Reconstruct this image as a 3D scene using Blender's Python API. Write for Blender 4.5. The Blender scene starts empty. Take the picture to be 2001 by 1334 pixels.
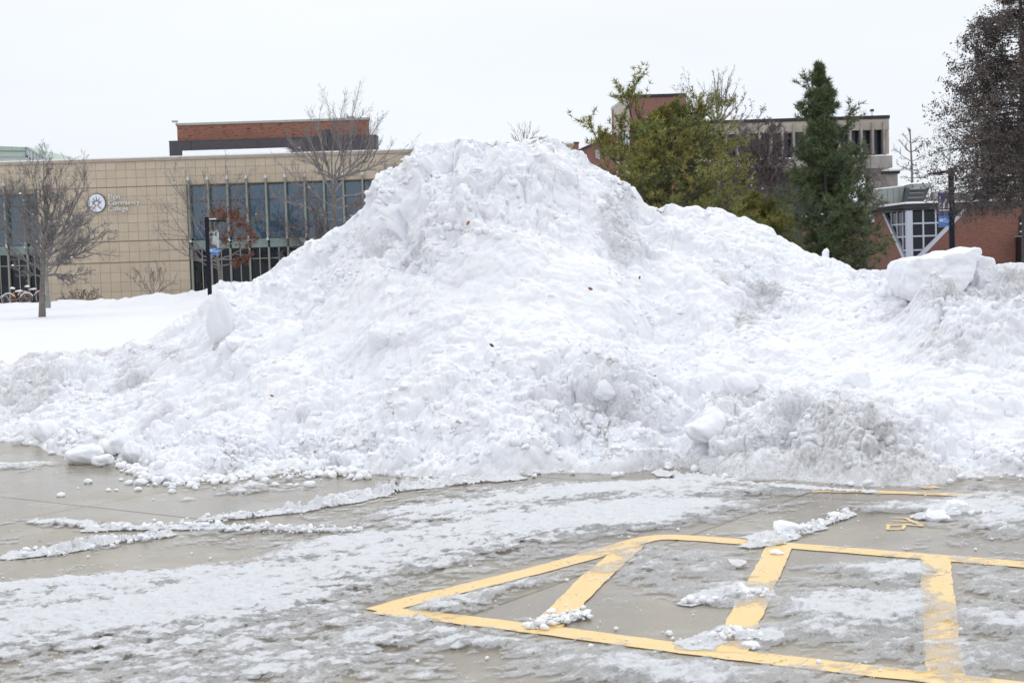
import bpy, bmesh, math, random
import numpy as np
from mathutils import Vector, Matrix
SC = bpy.context.scene
COL = SC.collection
R_ = math.radians

# ------------------------------------------------------------------ camera
PITCH, ROLL, EYE, LENS = 3.0, 1.78, 1.7, 50.0
FPX = 2001 / 36.0 * LENS
_a, _b = R_(90 - PITCH), R_(-ROLL)
RM = np.array([[1, 0, 0], [0, math.cos(_a), -math.sin(_a)], [0, math.sin(_a), math.cos(_a)]]) @ \
     np.array([[math.cos(_b), -math.sin(_b), 0], [math.sin(_b), math.cos(_b), 0], [0, 0, 1]])
CAM = np.array([0, 0, EYE])
cd = bpy.data.cameras.new('camera'); cam = bpy.data.objects.new('camera', cd); COL.objects.link(cam)
cd.sensor_width = 36; cd.lens = LENS; cd.clip_start = 0.1; cd.clip_end = 6000
cam.matrix_world = Matrix.Translation(CAM) @ Matrix(RM.tolist()).to_4x4()
cd.dof.use_dof = True; cd.dof.focus_distance = 15.0; cd.dof.aperture_fstop = 8.0
SC.camera = cam

# ------------------------------------------------------------------ light
SUN_EL, SUN_AZ = 48.0, 20.0            # azimuth measured from +Y towards +X
w = bpy.data.worlds.new('World'); SC.world = w; w.use_nodes = True
nt = w.node_tree; nt.nodes.clear()
def N(nt, t, **k):
    n = nt.nodes.new(t)
    for a, v in k.items():
        if a in n.inputs: n.inputs[a].default_value = v
        else: setattr(n, a, v)
    return n
sky = N(nt, 'ShaderNodeTexSky', sky_type='NISHITA', sun_disc=False, sun_elevation=R_(SUN_EL), sun_rotation=R_(SUN_AZ))
tc = N(nt, 'ShaderNodeTexCoord'); sp = N(nt, 'ShaderNodeSeparateXYZ'); nt.links.new(tc.outputs['Generated'], sp.inputs[0])
rp = N(nt, 'ShaderNodeValToRGB'); nt.links.new(sp.outputs['Z'], rp.inputs[0])
# overcast cloud deck: brighter overhead than at the horizon (values are radiance / 16)
cr = rp.color_ramp; cr.interpolation = 'EASE'
SKYV = [(0.0, (.85, .895, .97)), (.10, (.895, .94, 1.0)), (.22, (.955, .98, 1.01)), (.6, (1.22, 1.24, 1.275)), (1.0, (1.36, 1.38, 1.42))]
while len(cr.elements) < len(SKYV): cr.elements.new(.5)
for e, (p, c) in zip(cr.elements, SKYV): e.position = p; e.color = (c[0] / 2, c[1] / 2, c[2] / 2, 1)
mp = N(nt, 'ShaderNodeMapping'); mp.inputs['Scale'].default_value = (1, 1, 5); nt.links.new(tc.outputs['Generated'], mp.inputs[0])
nz = N(nt, 'ShaderNodeTexNoise', Scale=1.6, Detail=4.0); nt.links.new(mp.outputs[0], nz.inputs['Vector'])
mr = N(nt, 'ShaderNodeMapRange'); mr.inputs['From Min'].default_value = .3; mr.inputs['From Max'].default_value = .7; mr.inputs['To Min'].default_value = 19.0; mr.inputs['To Max'].default_value = 20.8
nt.links.new(nz.outputs['Fac'], mr.inputs[0])
vm = N(nt, 'ShaderNodeVectorMath', operation='SCALE'); nt.links.new(rp.outputs[0], vm.inputs[0]); nt.links.new(mr.outputs[0], vm.inputs['Scale'])
mx = N(nt, 'ShaderNodeMixRGB'); mx.inputs[0].default_value = .95
nt.links.new(sky.outputs[0], mx.inputs[1]); nt.links.new(vm.outputs[0], mx.inputs[2])
bg = N(nt, 'ShaderNodeBackground', Strength=0.1); nt.links.new(mx.outputs[0], bg.inputs[0])
ow = N(nt, 'ShaderNodeOutputWorld'); nt.links.new(bg.outputs[0], ow.inputs[0])
sl = bpy.data.lights.new('sun', 'SUN'); sl.energy = 0.5; sl.angle = R_(10); sl.color = (1, .97, .93)
so = bpy.data.objects.new('sun', sl); COL.objects.link(so)
_d = Vector((math.sin(R_(SUN_AZ)) * math.cos(R_(SUN_EL)), math.cos(R_(SUN_AZ)) * math.cos(R_(SUN_EL)), math.sin(R_(SUN_EL))))
so.rotation_euler = _d.to_track_quat('Z', 'Y').to_euler(); so.location = (30, 60, 60)
SC.view_settings.view_transform = 'Standard'; SC.view_settings.look = 'None'
SC.view_settings.exposure = 0.0; SC.view_settings.gamma = 1.0; SC.view_settings.use_curve_mapping = False
SC.render.engine = 'CYCLES'; SC.cycles.use_denoising = True
SC.cycles.max_bounces = 8; SC.cycles.diffuse_bounces = 5; SC.cycles.transparent_max_bounces = 12

# ------------------------------------------------------------------ helpers
def ray(px, py): return RM @ np.array([(px - 1000.5) / FPX, -(py - 667) / FPX, -1.0])
def at(px, py, Y): d = ray(px, py); return CAM + d * (Y / d[1])        # a point of the photograph at distance Y
def gp(px, py, z=0.0): d = ray(px, py); return CAM + d * ((z - EYE) / d[2])
def proj(x, y, z):
    q = np.stack([x, y, z - EYE], -1) @ RM
    return 1000.5 + FPX * q[..., 0] / -q[..., 2], 667 - FPX * q[..., 1] / -q[..., 2]

def tag(o, label=None, cat=None, group=None, kind=None):
    if label: o['label'] = label
    if cat: o['category'] = cat
    if group: o['group'] = group
    if kind: o['kind'] = kind
    return o
def empty(name, loc, label=None, cat=None, group=None, kind=None):
    o = bpy.data.objects.new(name, None); COL.objects.link(o); o.location = [float(c) for c in loc]; o.empty_display_size = .3
    return tag(o, label, cat, group, kind)
def link(name, me, parent=None, loc=None):
    o = bpy.data.objects.new(name, me); COL.objects.link(o)
    if loc is not None: o.location = [float(c) for c in loc]
    if parent is not None:
        o.parent = parent
    return o
def npmesh(name, V, Fc, mat=None, smooth=False, attrs=None):
    """mesh from numpy arrays; Fc is (n,3) or (n,4)"""
    me = bpy.data.meshes.new(name); V = np.asarray(V, np.float32); Fc = np.asarray(Fc, np.int32)
    me.vertices.add(len(V)); me.vertices.foreach_set('co', V.ravel())
    k = Fc.shape[1]; me.loops.add(Fc.size); me.loops.foreach_set('vertex_index', Fc.ravel())
    me.polygons.add(len(Fc)); me.polygons.foreach_set('loop_start', np.arange(0, Fc.size, k, dtype=np.int32))
    if smooth: me.polygons.foreach_set('use_smooth', np.ones(len(Fc), bool))
    me.update(calc_edges=True)
    for nme, arr in (attrs or {}).items():
        at_ = me.attributes.new(nme, 'FLOAT', 'POINT'); at_.data.foreach_set('value', np.asarray(arr, np.float32))
    if mat: me.materials.append(mat)
    return me
class MB:
    """collects boxes, prisms and tubes; build() links them as ONE mesh object. o = origin subtracted from every vertex"""
    def __init__(s, o=(0, 0, 0)): s.v = []; s.f = []; s.o = np.array(o, float)
    def add(s, vs, fs):
        b = len(s.v); s.v += [tuple(np.asarray(p, float) - s.o) for p in vs]; s.f += [tuple(b + i for i in f) for f in fs]; return s
    def box(s, x0, x1, y0, y1, z0, z1):
        return s.add([(x0, y0, z0), (x1, y0, z0), (x1, y1, z0), (x0, y1, z0), (x0, y0, z1), (x1, y0, z1), (x1, y1, z1), (x0, y1, z1)],
                     [(0, 3, 2, 1), (4, 5, 6, 7), (0, 1, 5, 4), (1, 2, 6, 5), (2, 3, 7, 6), (3, 0, 4, 7)])
    def prism(s, pts, d):
        """polygon pts (3-D, counter-clockwise seen from the front) pushed back by vector d"""
        n = len(pts); d = np.array(d, float)
        return s.add(list(pts) + [np.array(p) + d for p in pts],
                     [tuple(range(n)), tuple(range(2 * n - 1, n - 1, -1))] + [(i, i + n, (i + 1) % n + n, (i + 1) % n) for i in range(n)])
    def tube(s, path, rad, k=8, caps=True):
        path = [np.array(p, float) for p in path]; n = len(path); rad = [rad] * n if np.isscalar(rad) else rad
        vs = []
        for i, p in enumerate(path):
            t = path[min(i + 1, n - 1)] - path[max(i - 1, 0)]; t /= np.linalg.norm(t) + 1e-9
            a = np.cross(t, (0, 0, 1.0)) if abs(t[2]) < .9 else np.cross(t, (1.0, 0, 0)); a /= np.linalg.norm(a); b = np.cross(t, a)
            vs += [p + rad[i] * (a * math.cos(2 * math.pi * j / k) + b * math.sin(2 * math.pi * j / k)) for j in range(k)]
        fs = [(i * k + j, i * k + (j + 1) % k, (i + 1) * k + (j + 1) % k, (i + 1) * k + j) for i in range(n - 1) for j in range(k)]
        if caps: fs += [tuple(range(k - 1, -1, -1)), tuple(range((n - 1) * k, n * k))]
        return s.add(vs, fs)
    def mesh(s, name, mat, smooth=False):
        me = bpy.data.meshes.new(name); me.from_pydata([tuple(map(float, v)) for v in s.v], [], s.f)
        if smooth: me.polygons.foreach_set('use_smooth', [True] * len(me.polygons))
        if mat: me.materials.append(mat)
        return me
    def build(s, name, mat, parent=None, smooth=False): return link(name, s.mesh(name, mat, smooth), parent)

# ------------------------------------------------------------------ numeric noise
def _h(ix, iy, seed):
    n = (ix.astype(np.int64) * 73856093) ^ (iy.astype(np.int64) * 19349663) ^ (seed * 83492791 + 12345)
    n = (n ^ (n >> 13)) * 1274126177; n = (n ^ (n >> 16)) * 668265263
    return ((n ^ (n >> 15)) & 0xFFFFFF) / float(0x1000000)
def vn(x, y, seed=0):
    ix, iy = np.floor(x), np.floor(y); fx, fy = x - ix, y - iy; fx = fx * fx * (3 - 2 * fx); fy = fy * fy * (3 - 2 * fy)
    a, b, c, d = _h(ix, iy, seed), _h(ix + 1, iy, seed), _h(ix, iy + 1, seed), _h(ix + 1, iy + 1, seed)
    return (a * (1 - fx) + b * fx) * (1 - fy) + (c * (1 - fx) + d * fx) * fy
def fbm(x, y, seed=0, octv=4, gain=.5):
    s = 0; a = 1; t = 0
    for i in range(octv):
        s = s + a * vn(x * 2 ** i * (1 + .03 * i) + 17.3 * i, y * 2 ** i + 9.1 * i, seed + i); t += a; a *= gain
    return s / t - .5
def clods(x, y, scale, seed=0, fill=.85, facet=.5):
    """heap of angular lumps: the upper envelope of randomly placed, tilted, half-buried stones of snow (0..~1)"""
    X, Y = x / scale, y / scale; ix, iy = np.floor(X), np.floor(Y); out = np.zeros_like(X)
    for dx in (-1, 0, 1):
        for dy in (-1, 0, 1):
            cx, cy = ix + dx, iy + dy
            h1, h2, h3, h4, h5 = (_h(cx, cy, seed + k * 7) for k in range(5))
            px, py = X - (cx + h1), Y - (cy + h2); r = .35 + .55 * h3 * h3 + .1
            an = h4 * 6.283; u = px * np.cos(an) + py * np.sin(an); v = -px * np.sin(an) + py * np.cos(an)
            d2 = (u * u + (v * 1.35) ** 2) / (r * r)
            dome = r * np.sqrt(np.clip(1 - d2, 0, 1))
            pl = r * (.55 + .4 * h5) - facet * (u * (h5 - .2) + v * (h2 - .5))
            out = np.maximum(out, np.where(h5 < fill, np.minimum(dome, np.maximum(pl, 0)), 0))
    return out
def sstep(a, b, x): t = np.clip((x - a) / (b - a), 0, 1); return t * t * (3 - 2 * t)
def gauss(px, py, feats):
    """sum of soft elliptical features (x, y, rx, ry, tilt degrees, amount) given where the photograph shows them"""
    s = np.zeros_like(px)
    for (cx, cy, rx, ry, an, am) in feats:
        c, q = math.cos(R_(an)), math.sin(R_(an)); u = ((px - cx) * c + (py - cy) * q) / rx; v = (-(px - cx) * q + (py - cy) * c) / ry
        s += am * np.exp(-(u * u + v * v) ** 1.5)
    return s

# ------------------------------------------------------------------ materials
def mat(name): 
    m = bpy.data.materials.new(name); m.use_nodes = True; nt = m.node_tree
    return m, nt, nt.nodes['Principled BSDF']
def plain(name, col, rough=.6, metal=0, var=.12, scale=3.0, bump=.0, spec=.5):
    m, nt, b = mat(name); b.inputs['Roughness'].default_value = rough; b.inputs['Metallic'].default_value = metal
    b.inputs['Specular IOR Level'].default_value = spec
    g = N(nt, 'ShaderNodeNewGeometry'); n = N(nt, 'ShaderNodeTexNoise', Scale=scale, Detail=5.0); nt.links.new(g.outputs['Position'], n.inputs['Vector'])
    r = N(nt, 'ShaderNodeMapRange'); r.inputs['To Min'].default_value = 1 - var; r.inputs['To Max'].default_value = 1 + var; r.inputs['From Min'].default_value = .25; r.inputs['From Max'].default_value = .75
    nt.links.new(n.outputs['Fac'], r.inputs[0]); v = N(nt, 'ShaderNodeVectorMath', operation='SCALE'); v.inputs[0].default_value = col
    nt.links.new(r.outputs[0], v.inputs['Scale']); nt.links.new(v.outputs[0], b.inputs['Base Color'])
    if bump:
        bp = N(nt, 'ShaderNodeBump', Strength=.6, Distance=bump); n2 = N(nt, 'ShaderNodeTexNoise', Scale=scale * 12, Detail=4.0)
        nt.links.new(g.outputs['Position'], n2.inputs['Vector']); nt.links.new(n2.outputs['Fac'], bp.inputs['Height']); nt.links.new(bp.outputs[0], b.inputs['Normal'])
    return m
def math_n(nt, op, a, b=None, clamp=False):
    n = N(nt, 'ShaderNodeMath', operation=op); n.use_clamp = clamp
    for i, q in enumerate((a, b)):
        if q is None: continue
        if isinstance(q, (int, float)): n.inputs[i].default_value = q
        else: nt.links.new(q, n.inputs[i])
    return n.outputs[0]
def mixc(nt, f, a, b):
    n = N(nt, 'ShaderNodeMixRGB')
    for i, q in enumerate((f, a, b)):
        if isinstance(q, (int, float)): n.inputs[i].default_value = q
        elif isinstance(q, tuple): n.inputs[i].default_value = (*q, 1)
        else: nt.links.new(q, n.inputs[i])
    return n.outputs[0]
def noise(nt, vec, scale, detail=4.0, rough=.5):
    n = N(nt, 'ShaderNodeTexNoise', Scale=scale, Detail=detail, Roughness=rough); nt.links.new(vec, n.inputs['Vector']); return n.outputs['Fac']
def rng_n(nt, f, a, b, c=0.0, d=1.0):
    r = N(nt, 'ShaderNodeMapRange'); nt.links.new(f, r.inputs[0])
    for i, q in enumerate((a, b, c, d)): r.inputs[i + 1].default_value = q
    return r.outputs[0]

SNOW = (.865, .88, .925)
def snow_mat(name, dirt=True, sc=1.0, sss=True):
    m, nt, b = mat(name); g = N(nt, 'ShaderNodeNewGeometry').outputs['Position']
    b.inputs['Roughness'].default_value = .55; b.inputs['Specular IOR Level'].default_value = .25
    if sss: b.inputs['Subsurface Weight'].default_value = 1.0; b.inputs['Subsurface Radius'].default_value = (.8, .9, 1.0); b.inputs['Subsurface Scale'].default_value = .014
    big = rng_n(nt, noise(nt, g, 1.1, 5.0), .3, .7, .965, 1.0)
    v = N(nt, 'ShaderNodeVectorMath', operation='SCALE'); v.inputs[0].default_value = tuple(c * sc for c in SNOW); nt.links.new(big, v.inputs['Scale'])
    col = v.outputs[0]
    if dirt:
        a = N(nt, 'ShaderNodeAttribute'); a.attribute_name = 'dirt'; d = a.outputs['Fac']
        soft = rng_n(nt, noise(nt, g, 6.0, 8.0, .7), .35, .65); fine = rng_n(nt, noise(nt, g, 38.0, 5.0, .75), .42, .68)
        k1 = math_n(nt, 'MULTIPLY', math_n(nt, 'MULTIPLY', d, soft), .42, True)
        k2 = math_n(nt, 'MULTIPLY', math_n(nt, 'MULTIPLY', d, fine), .55, True)
        col = mixc(nt, k1, col, (.52, .50, .49)); col = mixc(nt, k2, col, (.34, .325, .31))
    nt.links.new(col, b.inputs['Base Color'])
    bp = N(nt, 'ShaderNodeBump', Strength=.7, Distance=.012)
    hh = math_n(nt, 'ADD', noise(nt, g, 28.0, 6.0, .65), math_n(nt, 'MULTIPLY', noise(nt, g, 120.0, 3.0), .35))
    nt.links.new(hh, bp.inputs['Height']); nt.links.new(bp.outputs[0], b.inputs['Normal'])
    return m
M_snow = snow_mat('snow'); M_lawn = snow_mat('lawn_snow', False, .92, False)
M_sn = plain('settled_snow', (.86, .875, .90), .6, var=.03, scale=4)
# ================================================================== GROUND
rnd = random.Random(5)
# the great plow pile ------------------------------------------------
SIL = [(-140,735),(-60,722),(0,712),(60,692),(160,682),(240,674),(290,655),(340,625),(390,597),(408,575),(430,549),(450,556),(470,562),(510,537),(540,515),(560,503),(590,480),(610,464),(640,456),
 (662,446),(690,415),(716,396),(738,362),(760,334),(795,316),(808,296),(822,287),(850,280),(885,266),(920,274),(960,274),(1000,278),(1040,272),(1062,270),(1092,268),(1102,284),(1120,292),(1138,297),
 (1150,318),(1175,330),(1200,347),(1230,358),(1248,384),(1268,402),(1290,402),(1314,396),(1350,407),(1400,412),(1440,424),(1480,436),(1510,452),(1550,476),(1575,492),(1600,494),(1625,500),(1660,518),
 (1700,532),(1740,532),(1775,530),(1840,520),(1900,512),(1940,514),(1975,508),(2001,514),(2060,520),(2140,540)]
CREST = [(-140,18.5),(0,18.6),(150,18.2),(300,17.4),(420,16.9),(600,16.4),(800,15.9),(1000,15.7),(1150,15.7),(1300,16.2),(1500,16.2),(1640,15.6),(1780,14.6),(1900,14.0),(2140,13.9)]
TOE = [(-140,850),(0,862),(60,868),(110,888),(150,900),(210,905),(262,915),(290,936),(360,941),(430,938),(480,928),(560,922),(640,922),(700,926),(800,931),(860,934),(930,932),(1000,928),(1100,925),(1200,926),
 (1270,918),(1300,914),(1345,914),(1370,925),(1400,934),(1450,938),(1520,936),(1600,941),(1680,950),(1740,948),(1800,948),(1850,942),(1890,936),(1940,932),(2001,932),(2140,935)]
def curve(tab, u, fn):
    k = np.array([fn(*t) for t in tab]); o = np.argsort(k[:, 0]); return np.interp(u, k[o, 0], k[o, 1])
crx = np.array([c[0] for c in CREST]); cry = np.array([c[1] for c in CREST])
def f_sil(px, py): Yc = np.interp(px, crx, cry); p = at(px, py, Yc); return p[0] / Yc, p[2]
def f_cr(px, Y): p = at(px, 550, Y); return p[0] / Y, Y
def f_toe(px, py): p = gp(px, py); return p[0] / p[1], p[1]
def pile_base(u, y, x):
    ug = np.linspace(-.7, .7, 2801); sm = lambda tab, fn, w_: np.interp(u, ug, np.convolve(np.pad(curve(tab, ug, fn), w_, 'edge'), np.hanning(2 * w_ + 1) / np.hanning(2 * w_ + 1).sum(), 'same')[w_:-w_])
    Hd = sm(SIL, f_sil, 5); H = sm(SIL, f_sil, 60); Yc = sm(CREST, f_cr, 90); Yt = sm(TOE, f_toe, 8)
    Yt = Yt + .10 * fbm(u * 40, u * 0 + 3.3, 77, 4)
    t = (y - Yt) / (Yc - Yt); H = H + (Hd - H) * sstep(.55, .97, t)
    bluff = sstep(-.12, -.02, u) * (1 - sstep(.10, .18, u))           # the steep upper face of the main peak
    g1 = np.interp(np.clip(t, -1, 1), [-1, -.03, 0, .03, .12, .5, .85, 1], [-1.2, -.05, 0, .055, .15, .47, .86, 1.0])
    g2 = np.interp(np.clip(t, -1, 1), [-1, -.03, 0, .03, .12, .5, .62, .85, 1], [-1.2, -.04, 0, .05, .13, .40, .56, .88, 1.0])
    g = g1 * (1 - .5 * bluff) + g2 * .5 * bluff
    H = H * (1 - sstep(.44, .62, np.abs(u))); z = H * g
    bk = np.clip(y - Yc, 0, 99) / (1.5 * H + .8)
    z = np.where(y > Yc, H * (.98 + .02 * np.cos(bk * 3)) - H * 1.35 * bk ** 1.25, z)
    return z, t, H
NU = 1040
ys = np.concatenate([np.arange(9.9, 16.9, .0125), np.arange(16.9, 19.6, .028), np.arange(19.6, 25.5, .12)])
us = np.concatenate([np.linspace(-.66, -.43, 70), np.linspace(-.425, .415, NU - 140), np.linspace(.42, .66, 70)])
U, Yg = np.meshgrid(us, ys); Xg = U * Yg
Z, T, H = pile_base(U, Yg, Xg)
PX, PY = proj(Xg, Yg, Z)
# large forms --------------------------------------------------------
Z += gauss(PX, PY, [(1610,850,150,70,0,.20),(1500,880,130,45,-20,.12),(1740,900,130,40,15,.16),(1330,850,60,40,-20,-.08),(1390,800,80,60,-40,.14),(1280,905,60,20,0,.10),
   (1500,600,160,40,35,-.10),(1390,720,60,90,35,-.10),(1250,480,70,120,-30,-.05),(1200,400,60,60,0,.06),(1180,770,110,70,-20,.10),(780,470,80,70,-40,-.04),(900,380,90,60,0,.13),(1030,340,70,50,0,.12),
   (1110,440,60,80,0,-.07),(1820,610,60,40,-30,.10),(1900,640,110,70,0,.14),(1740,640,50,90,20,-.10),(1850,780,120,60,0,.06),(60,745,110,45,-5,.12),(250,735,60,30,-20,-.06),(450,640,50,60,0,.12),
   (560,760,120,60,0,.06),(740,660,60,30,0,.07),(330,700,70,30,0,.05),(200,800,200,25,3,-.05),(420,880,120,30,0,.05)])
Z += sstep(0, .12, T) * (.17 * fbm(Xg / 1.3, Yg / 1.0, 3, 3) + .10 * fbm(Xg / .5, Yg / .42, 9, 3))
# roughness: where the snow is cloddy and where it slid smooth --------
rough = .62 + gauss(PX, PY, [(860,370,170,110,0,.5),(780,470,90,60,0,.5),(1250,440,60,70,0,.8),(1450,520,120,50,30,.4),(1200,790,160,110,0,.75),(450,880,330,60,0,.7),(1620,860,260,90,0,.75),
   (90,740,150,60,0,.7),(1900,600,150,90,0,.55),(620,560,120,60,-35,.35),(1650,900,350,50,0,.5),(1480,600,60,60,0,.5),(660,880,150,50,0,.2),
   (1010,540,170,90,0,-.45),(1320,520,120,60,30,-.3),(1650,660,180,90,0,-.35),(640,620,130,60,-20,-.25),(900,640,250,60,0,-.15),(1850,760,200,60,0,-.35),(1100,620,130,60,0,-.2),(1400,430,120,30,10,-.2),(1380,860,70,50,0,-.3)])
rough = np.clip(rough * .9 + .14, .30, 1.6)
edge = sstep(.0, .05, T)
wx = Xg + .05 * fbm(Xg / .16, Yg / .16, 21, 3); wy = Yg * 1.22 + .05 * fbm(Xg / .16 + 5, Yg / .16, 22, 3)
ero = fbm(Xg / .9, Yg / .9, 31, 3) + .5
d = np.zeros_like(Z)
for sc_, am, sd in ((.62, .15, 101), (.30, .16, 202), (.155, .23, 303), (.075, .25, 404), (.038, .24, 505)):
    c = clods(wx, wy, sc_, sd, .9 if sc_ < .1 else .8)
    act = sstep(.18, .62, fbm(Xg / (sc_ * 5), Yg / (sc_ * 5), sd + 3, 2) + .5) if sc_ > .05 else 1.0
    d += (c - .42) * sc_ * am / .2 * .55 * (act * .75 + .25)
d += .020 * fbm(wx / .06, wy / .06, 61, 4, .6)
pit = np.clip(fbm(wx / .11, wy / .09, 71, 3) - .10, 0, 1) ; d -= .35 * pit * (.3 + .7 * ero)
d *= rough * (.25 + .75 * edge)
# push along the pile's own slope so lumps bulge and overhang ----------
gy, gx = np.gradient(Z, ys, axis=0), np.gradient(Z, axis=1) / np.maximum(np.gradient(Xg, axis=1), 1e-6)
gx = np.clip(gx, -1.6, 1.6); gy = np.clip(gy, -1.6, 1.6); L = np.sqrt(gx ** 2 + gy ** 2 + 1)
nx, ny, nzv = -gx / L, -gy / L, 1 / L
back = sstep(16.9, 18.5, Yg) * .6
d *= (1 - back)
X2 = Xg + nx * d * .9; Y2 = Yg + ny * d; Z2 = Z + nzv * d + .02 * sstep(0, .03, T)
# fit the skyline of the finished heap to the one in the photograph
for _k in range(3):
 px3, py3 = proj(X2, Y2, Z2); py3 = np.where(Yg > 19.5, 9e3, py3); im = py3.argmin(0); jj = np.arange(NU)
 sx_ = np.array([s[0] for s in SIL]); sy_ = np.array([s[1] for s in SIL]); pc = px3[im, jj]; dlt = (py3[im, jj] - np.interp(pc, sx_, sy_) - 2 + 14 * fbm(pc / 26, pc * 0, 55, 4) + 9 * clods(pc, pc * 0 + 3.5, 30.0, 56) * (1 - .6 * sstep(1750, 1780, pc))) / FPX * Yg[im, 0]
 kw = (13, 7, 3)[_k]; dlt = np.convolve(np.pad(np.clip(dlt, -.3, .3), 9, 'edge'), np.hanning(kw) / np.hanning(kw).sum(), 'same')[9:-9]; Z2 = Z2 + dlt[None] * sstep((.35, .7, .85)[_k], 1.0, T)
dirt = gauss(PX, PY, [(40,725,110,45,-8,.75),(10,790,90,40,0,.55),(180,690,170,14,-4,.6),(262,735,40,35,-60,.5),(345,690,30,10,0,.9),(300,800,60,20,0,.2),(330,790,280,14,2,.15),
   (790,455,60,45,-30,.16),(895,440,60,30,0,.22),(735,490,40,25,0,.3),(970,280,50,12,0,.3),(1080,272,30,12,0,.35),(1222,420,34,26,0,.9),(1245,465,40,40,20,.3),(1330,380,30,10,0,.1),
   (1495,562,36,20,0,.75),(1457,598,22,20,0,.75),(1430,545,60,20,30,.35),(1220,770,70,60,0,.38),(1080,800,40,35,0,.45),(1150,705,50,40,0,.35),(1440,770,60,40,0,.35),(1475,755,16,16,0,.8),  # small round spots darken the hollows beside the blocks
   (1620,850,140,60,0,.75),(1600,800,120,35,0,.65),(1700,900,190,30,10,.55),(1450,880,100,35,-20,.4),(1500,920,220,20,0,.45),(1780,930,120,16,0,.6),(1320,895,45,18,0,.7),
   (1830,560,50,26,-25,.9),(1770,600,50,30,0,.5),(1960,570,90,60,0,.55),(1880,600,100,70,0,.4),(1830,690,60,30,0,.45),(1950,520,70,16,0,.3),(420,665,12,16,0,.8),(600,930,80,8,0,.5),(720,935,60,8,0,.4),(60,850,90,10,0,.5)])
dirt = dirt * (.35 + 1.3 * sstep(-.08, .16, fbm(Xg / .35, Yg / .3, 93, 4)))
dirt = dirt + .10 * sstep(.10, .3, fbm(Xg / .22, Yg / .22, 91, 4)) + .5 * (1 - sstep(0, .05, T)) * sstep(.05, .12, U) + .25 * (1 - sstep(0, .03, T))
dirt = np.clip(dirt + .55 * np.clip(-d, 0, .05) / .05 * (dirt > .12) - .2 * np.clip(d, 0, .06) / .06, 0, 1.3)
nr, nc = Z.shape
idx = np.arange(nr * nc).reshape(nr, nc)
Fq = np.stack([idx[:-1, :-1], idx[:-1, 1:], idx[1:, 1:], idx[1:, :-1]], -1).reshape(-1, 4)
vis = (Z2 > -.03); keep = vis.ravel()[Fq].any(1); Fq = Fq[keep]
used = np.zeros(nr * nc, bool); used[Fq.ravel()] = True; remap = np.cumsum(used) - 1
V = np.stack([X2, Y2, Z2], -1).reshape(-1, 3)[used]; Fq = remap[Fq]
me = npmesh('snow_pile', V, Fq, M_snow, True, {'dirt': dirt.ravel()[used]})
pile = tag(link('snow_pile', me), 'huge white heap of plowed snow towering over the wet parking lot', 'snow pile')
def pile_z(x, y):
    i = np.clip(np.searchsorted(ys, y), 0, nr - 1); j = int(np.clip(np.interp(x / y, us, np.arange(NU)), 0, NU - 1)); return float(Z2[i, j])
def on_pile(px, py):
    """first point of the pile the eye meets along the ray"""
    dd = ray(px, py)
    for Y in np.arange(10.2, 17.5, .02):
        p = CAM + dd * (Y / dd[1])
        if p[2] < pile_z(p[0], p[1]): return p
    return p

# pavement of concrete slabs -------------------------------------------
def concrete():
    m, nt, b = mat('wet_concrete'); g = N(nt, 'ShaderNodeNewGeometry').outputs['Position']
    wet = rng_n(nt, noise(nt, g, .55, 5.0, .6), .42, .56)
    c = mixc(nt, wet, (.35, .31, .24), (.265, .23, .17))
    c = mixc(nt, rng_n(nt, noise(nt, g, 3.5, 6.0, .65), .4, .75, 0, .45), c, (.20, .182, .15))
    c = mixc(nt, rng_n(nt, noise(nt, g, 150.0, 3.0, .7), .42, .7, 0, .55), c, (.15, .14, .12)); c = mixc(nt, rng_n(nt, noise(nt, g, 80.0, 2.0), .60, .75, 0, .5), c, (.42, .40, .36)); c = mixc(nt, rng_n(nt, noise(nt, g, 1.6, 7.0, .7), .53, .58, 0, .30), c, (.42, .40, .37))
    nt.links.new(c, b.inputs['Base Color'])
    nt.links.new(rng_n(nt, wet, 0, 1, .34, .08), b.inputs['Roughness'])
    bp = N(nt, 'ShaderNodeBump', Strength=.25, Distance=.003); nt.links.new(noise(nt, g, 140.0, 3.0), bp.inputs['Height']); nt.links.new(bp.outputs[0], b.inputs['Normal'])
    return m
M_conc = concrete()
pav = empty('pavement', (0, 0, 0), kind='structure')
mb = MB(); mb.add([(-40, -15, -.06), (40, -15, -.06), (40, 30, -.06), (-40, 30, -.06)], [(0, 1, 2, 3)])
mb.build('joint_bed', plain('joint_filler', (.07, .065, .06), .8), pav)
ang = -35.4; ca, sa = math.cos(R_(ang)), math.sin(R_(ang)); gap = .011
n0 = -4.12 * -sa + 11.26 * ca                                      # the joint that crosses the frame
a0 = -3.67 * ca + 10.03 * sa
WS, LS = 2.62, 4.6
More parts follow.
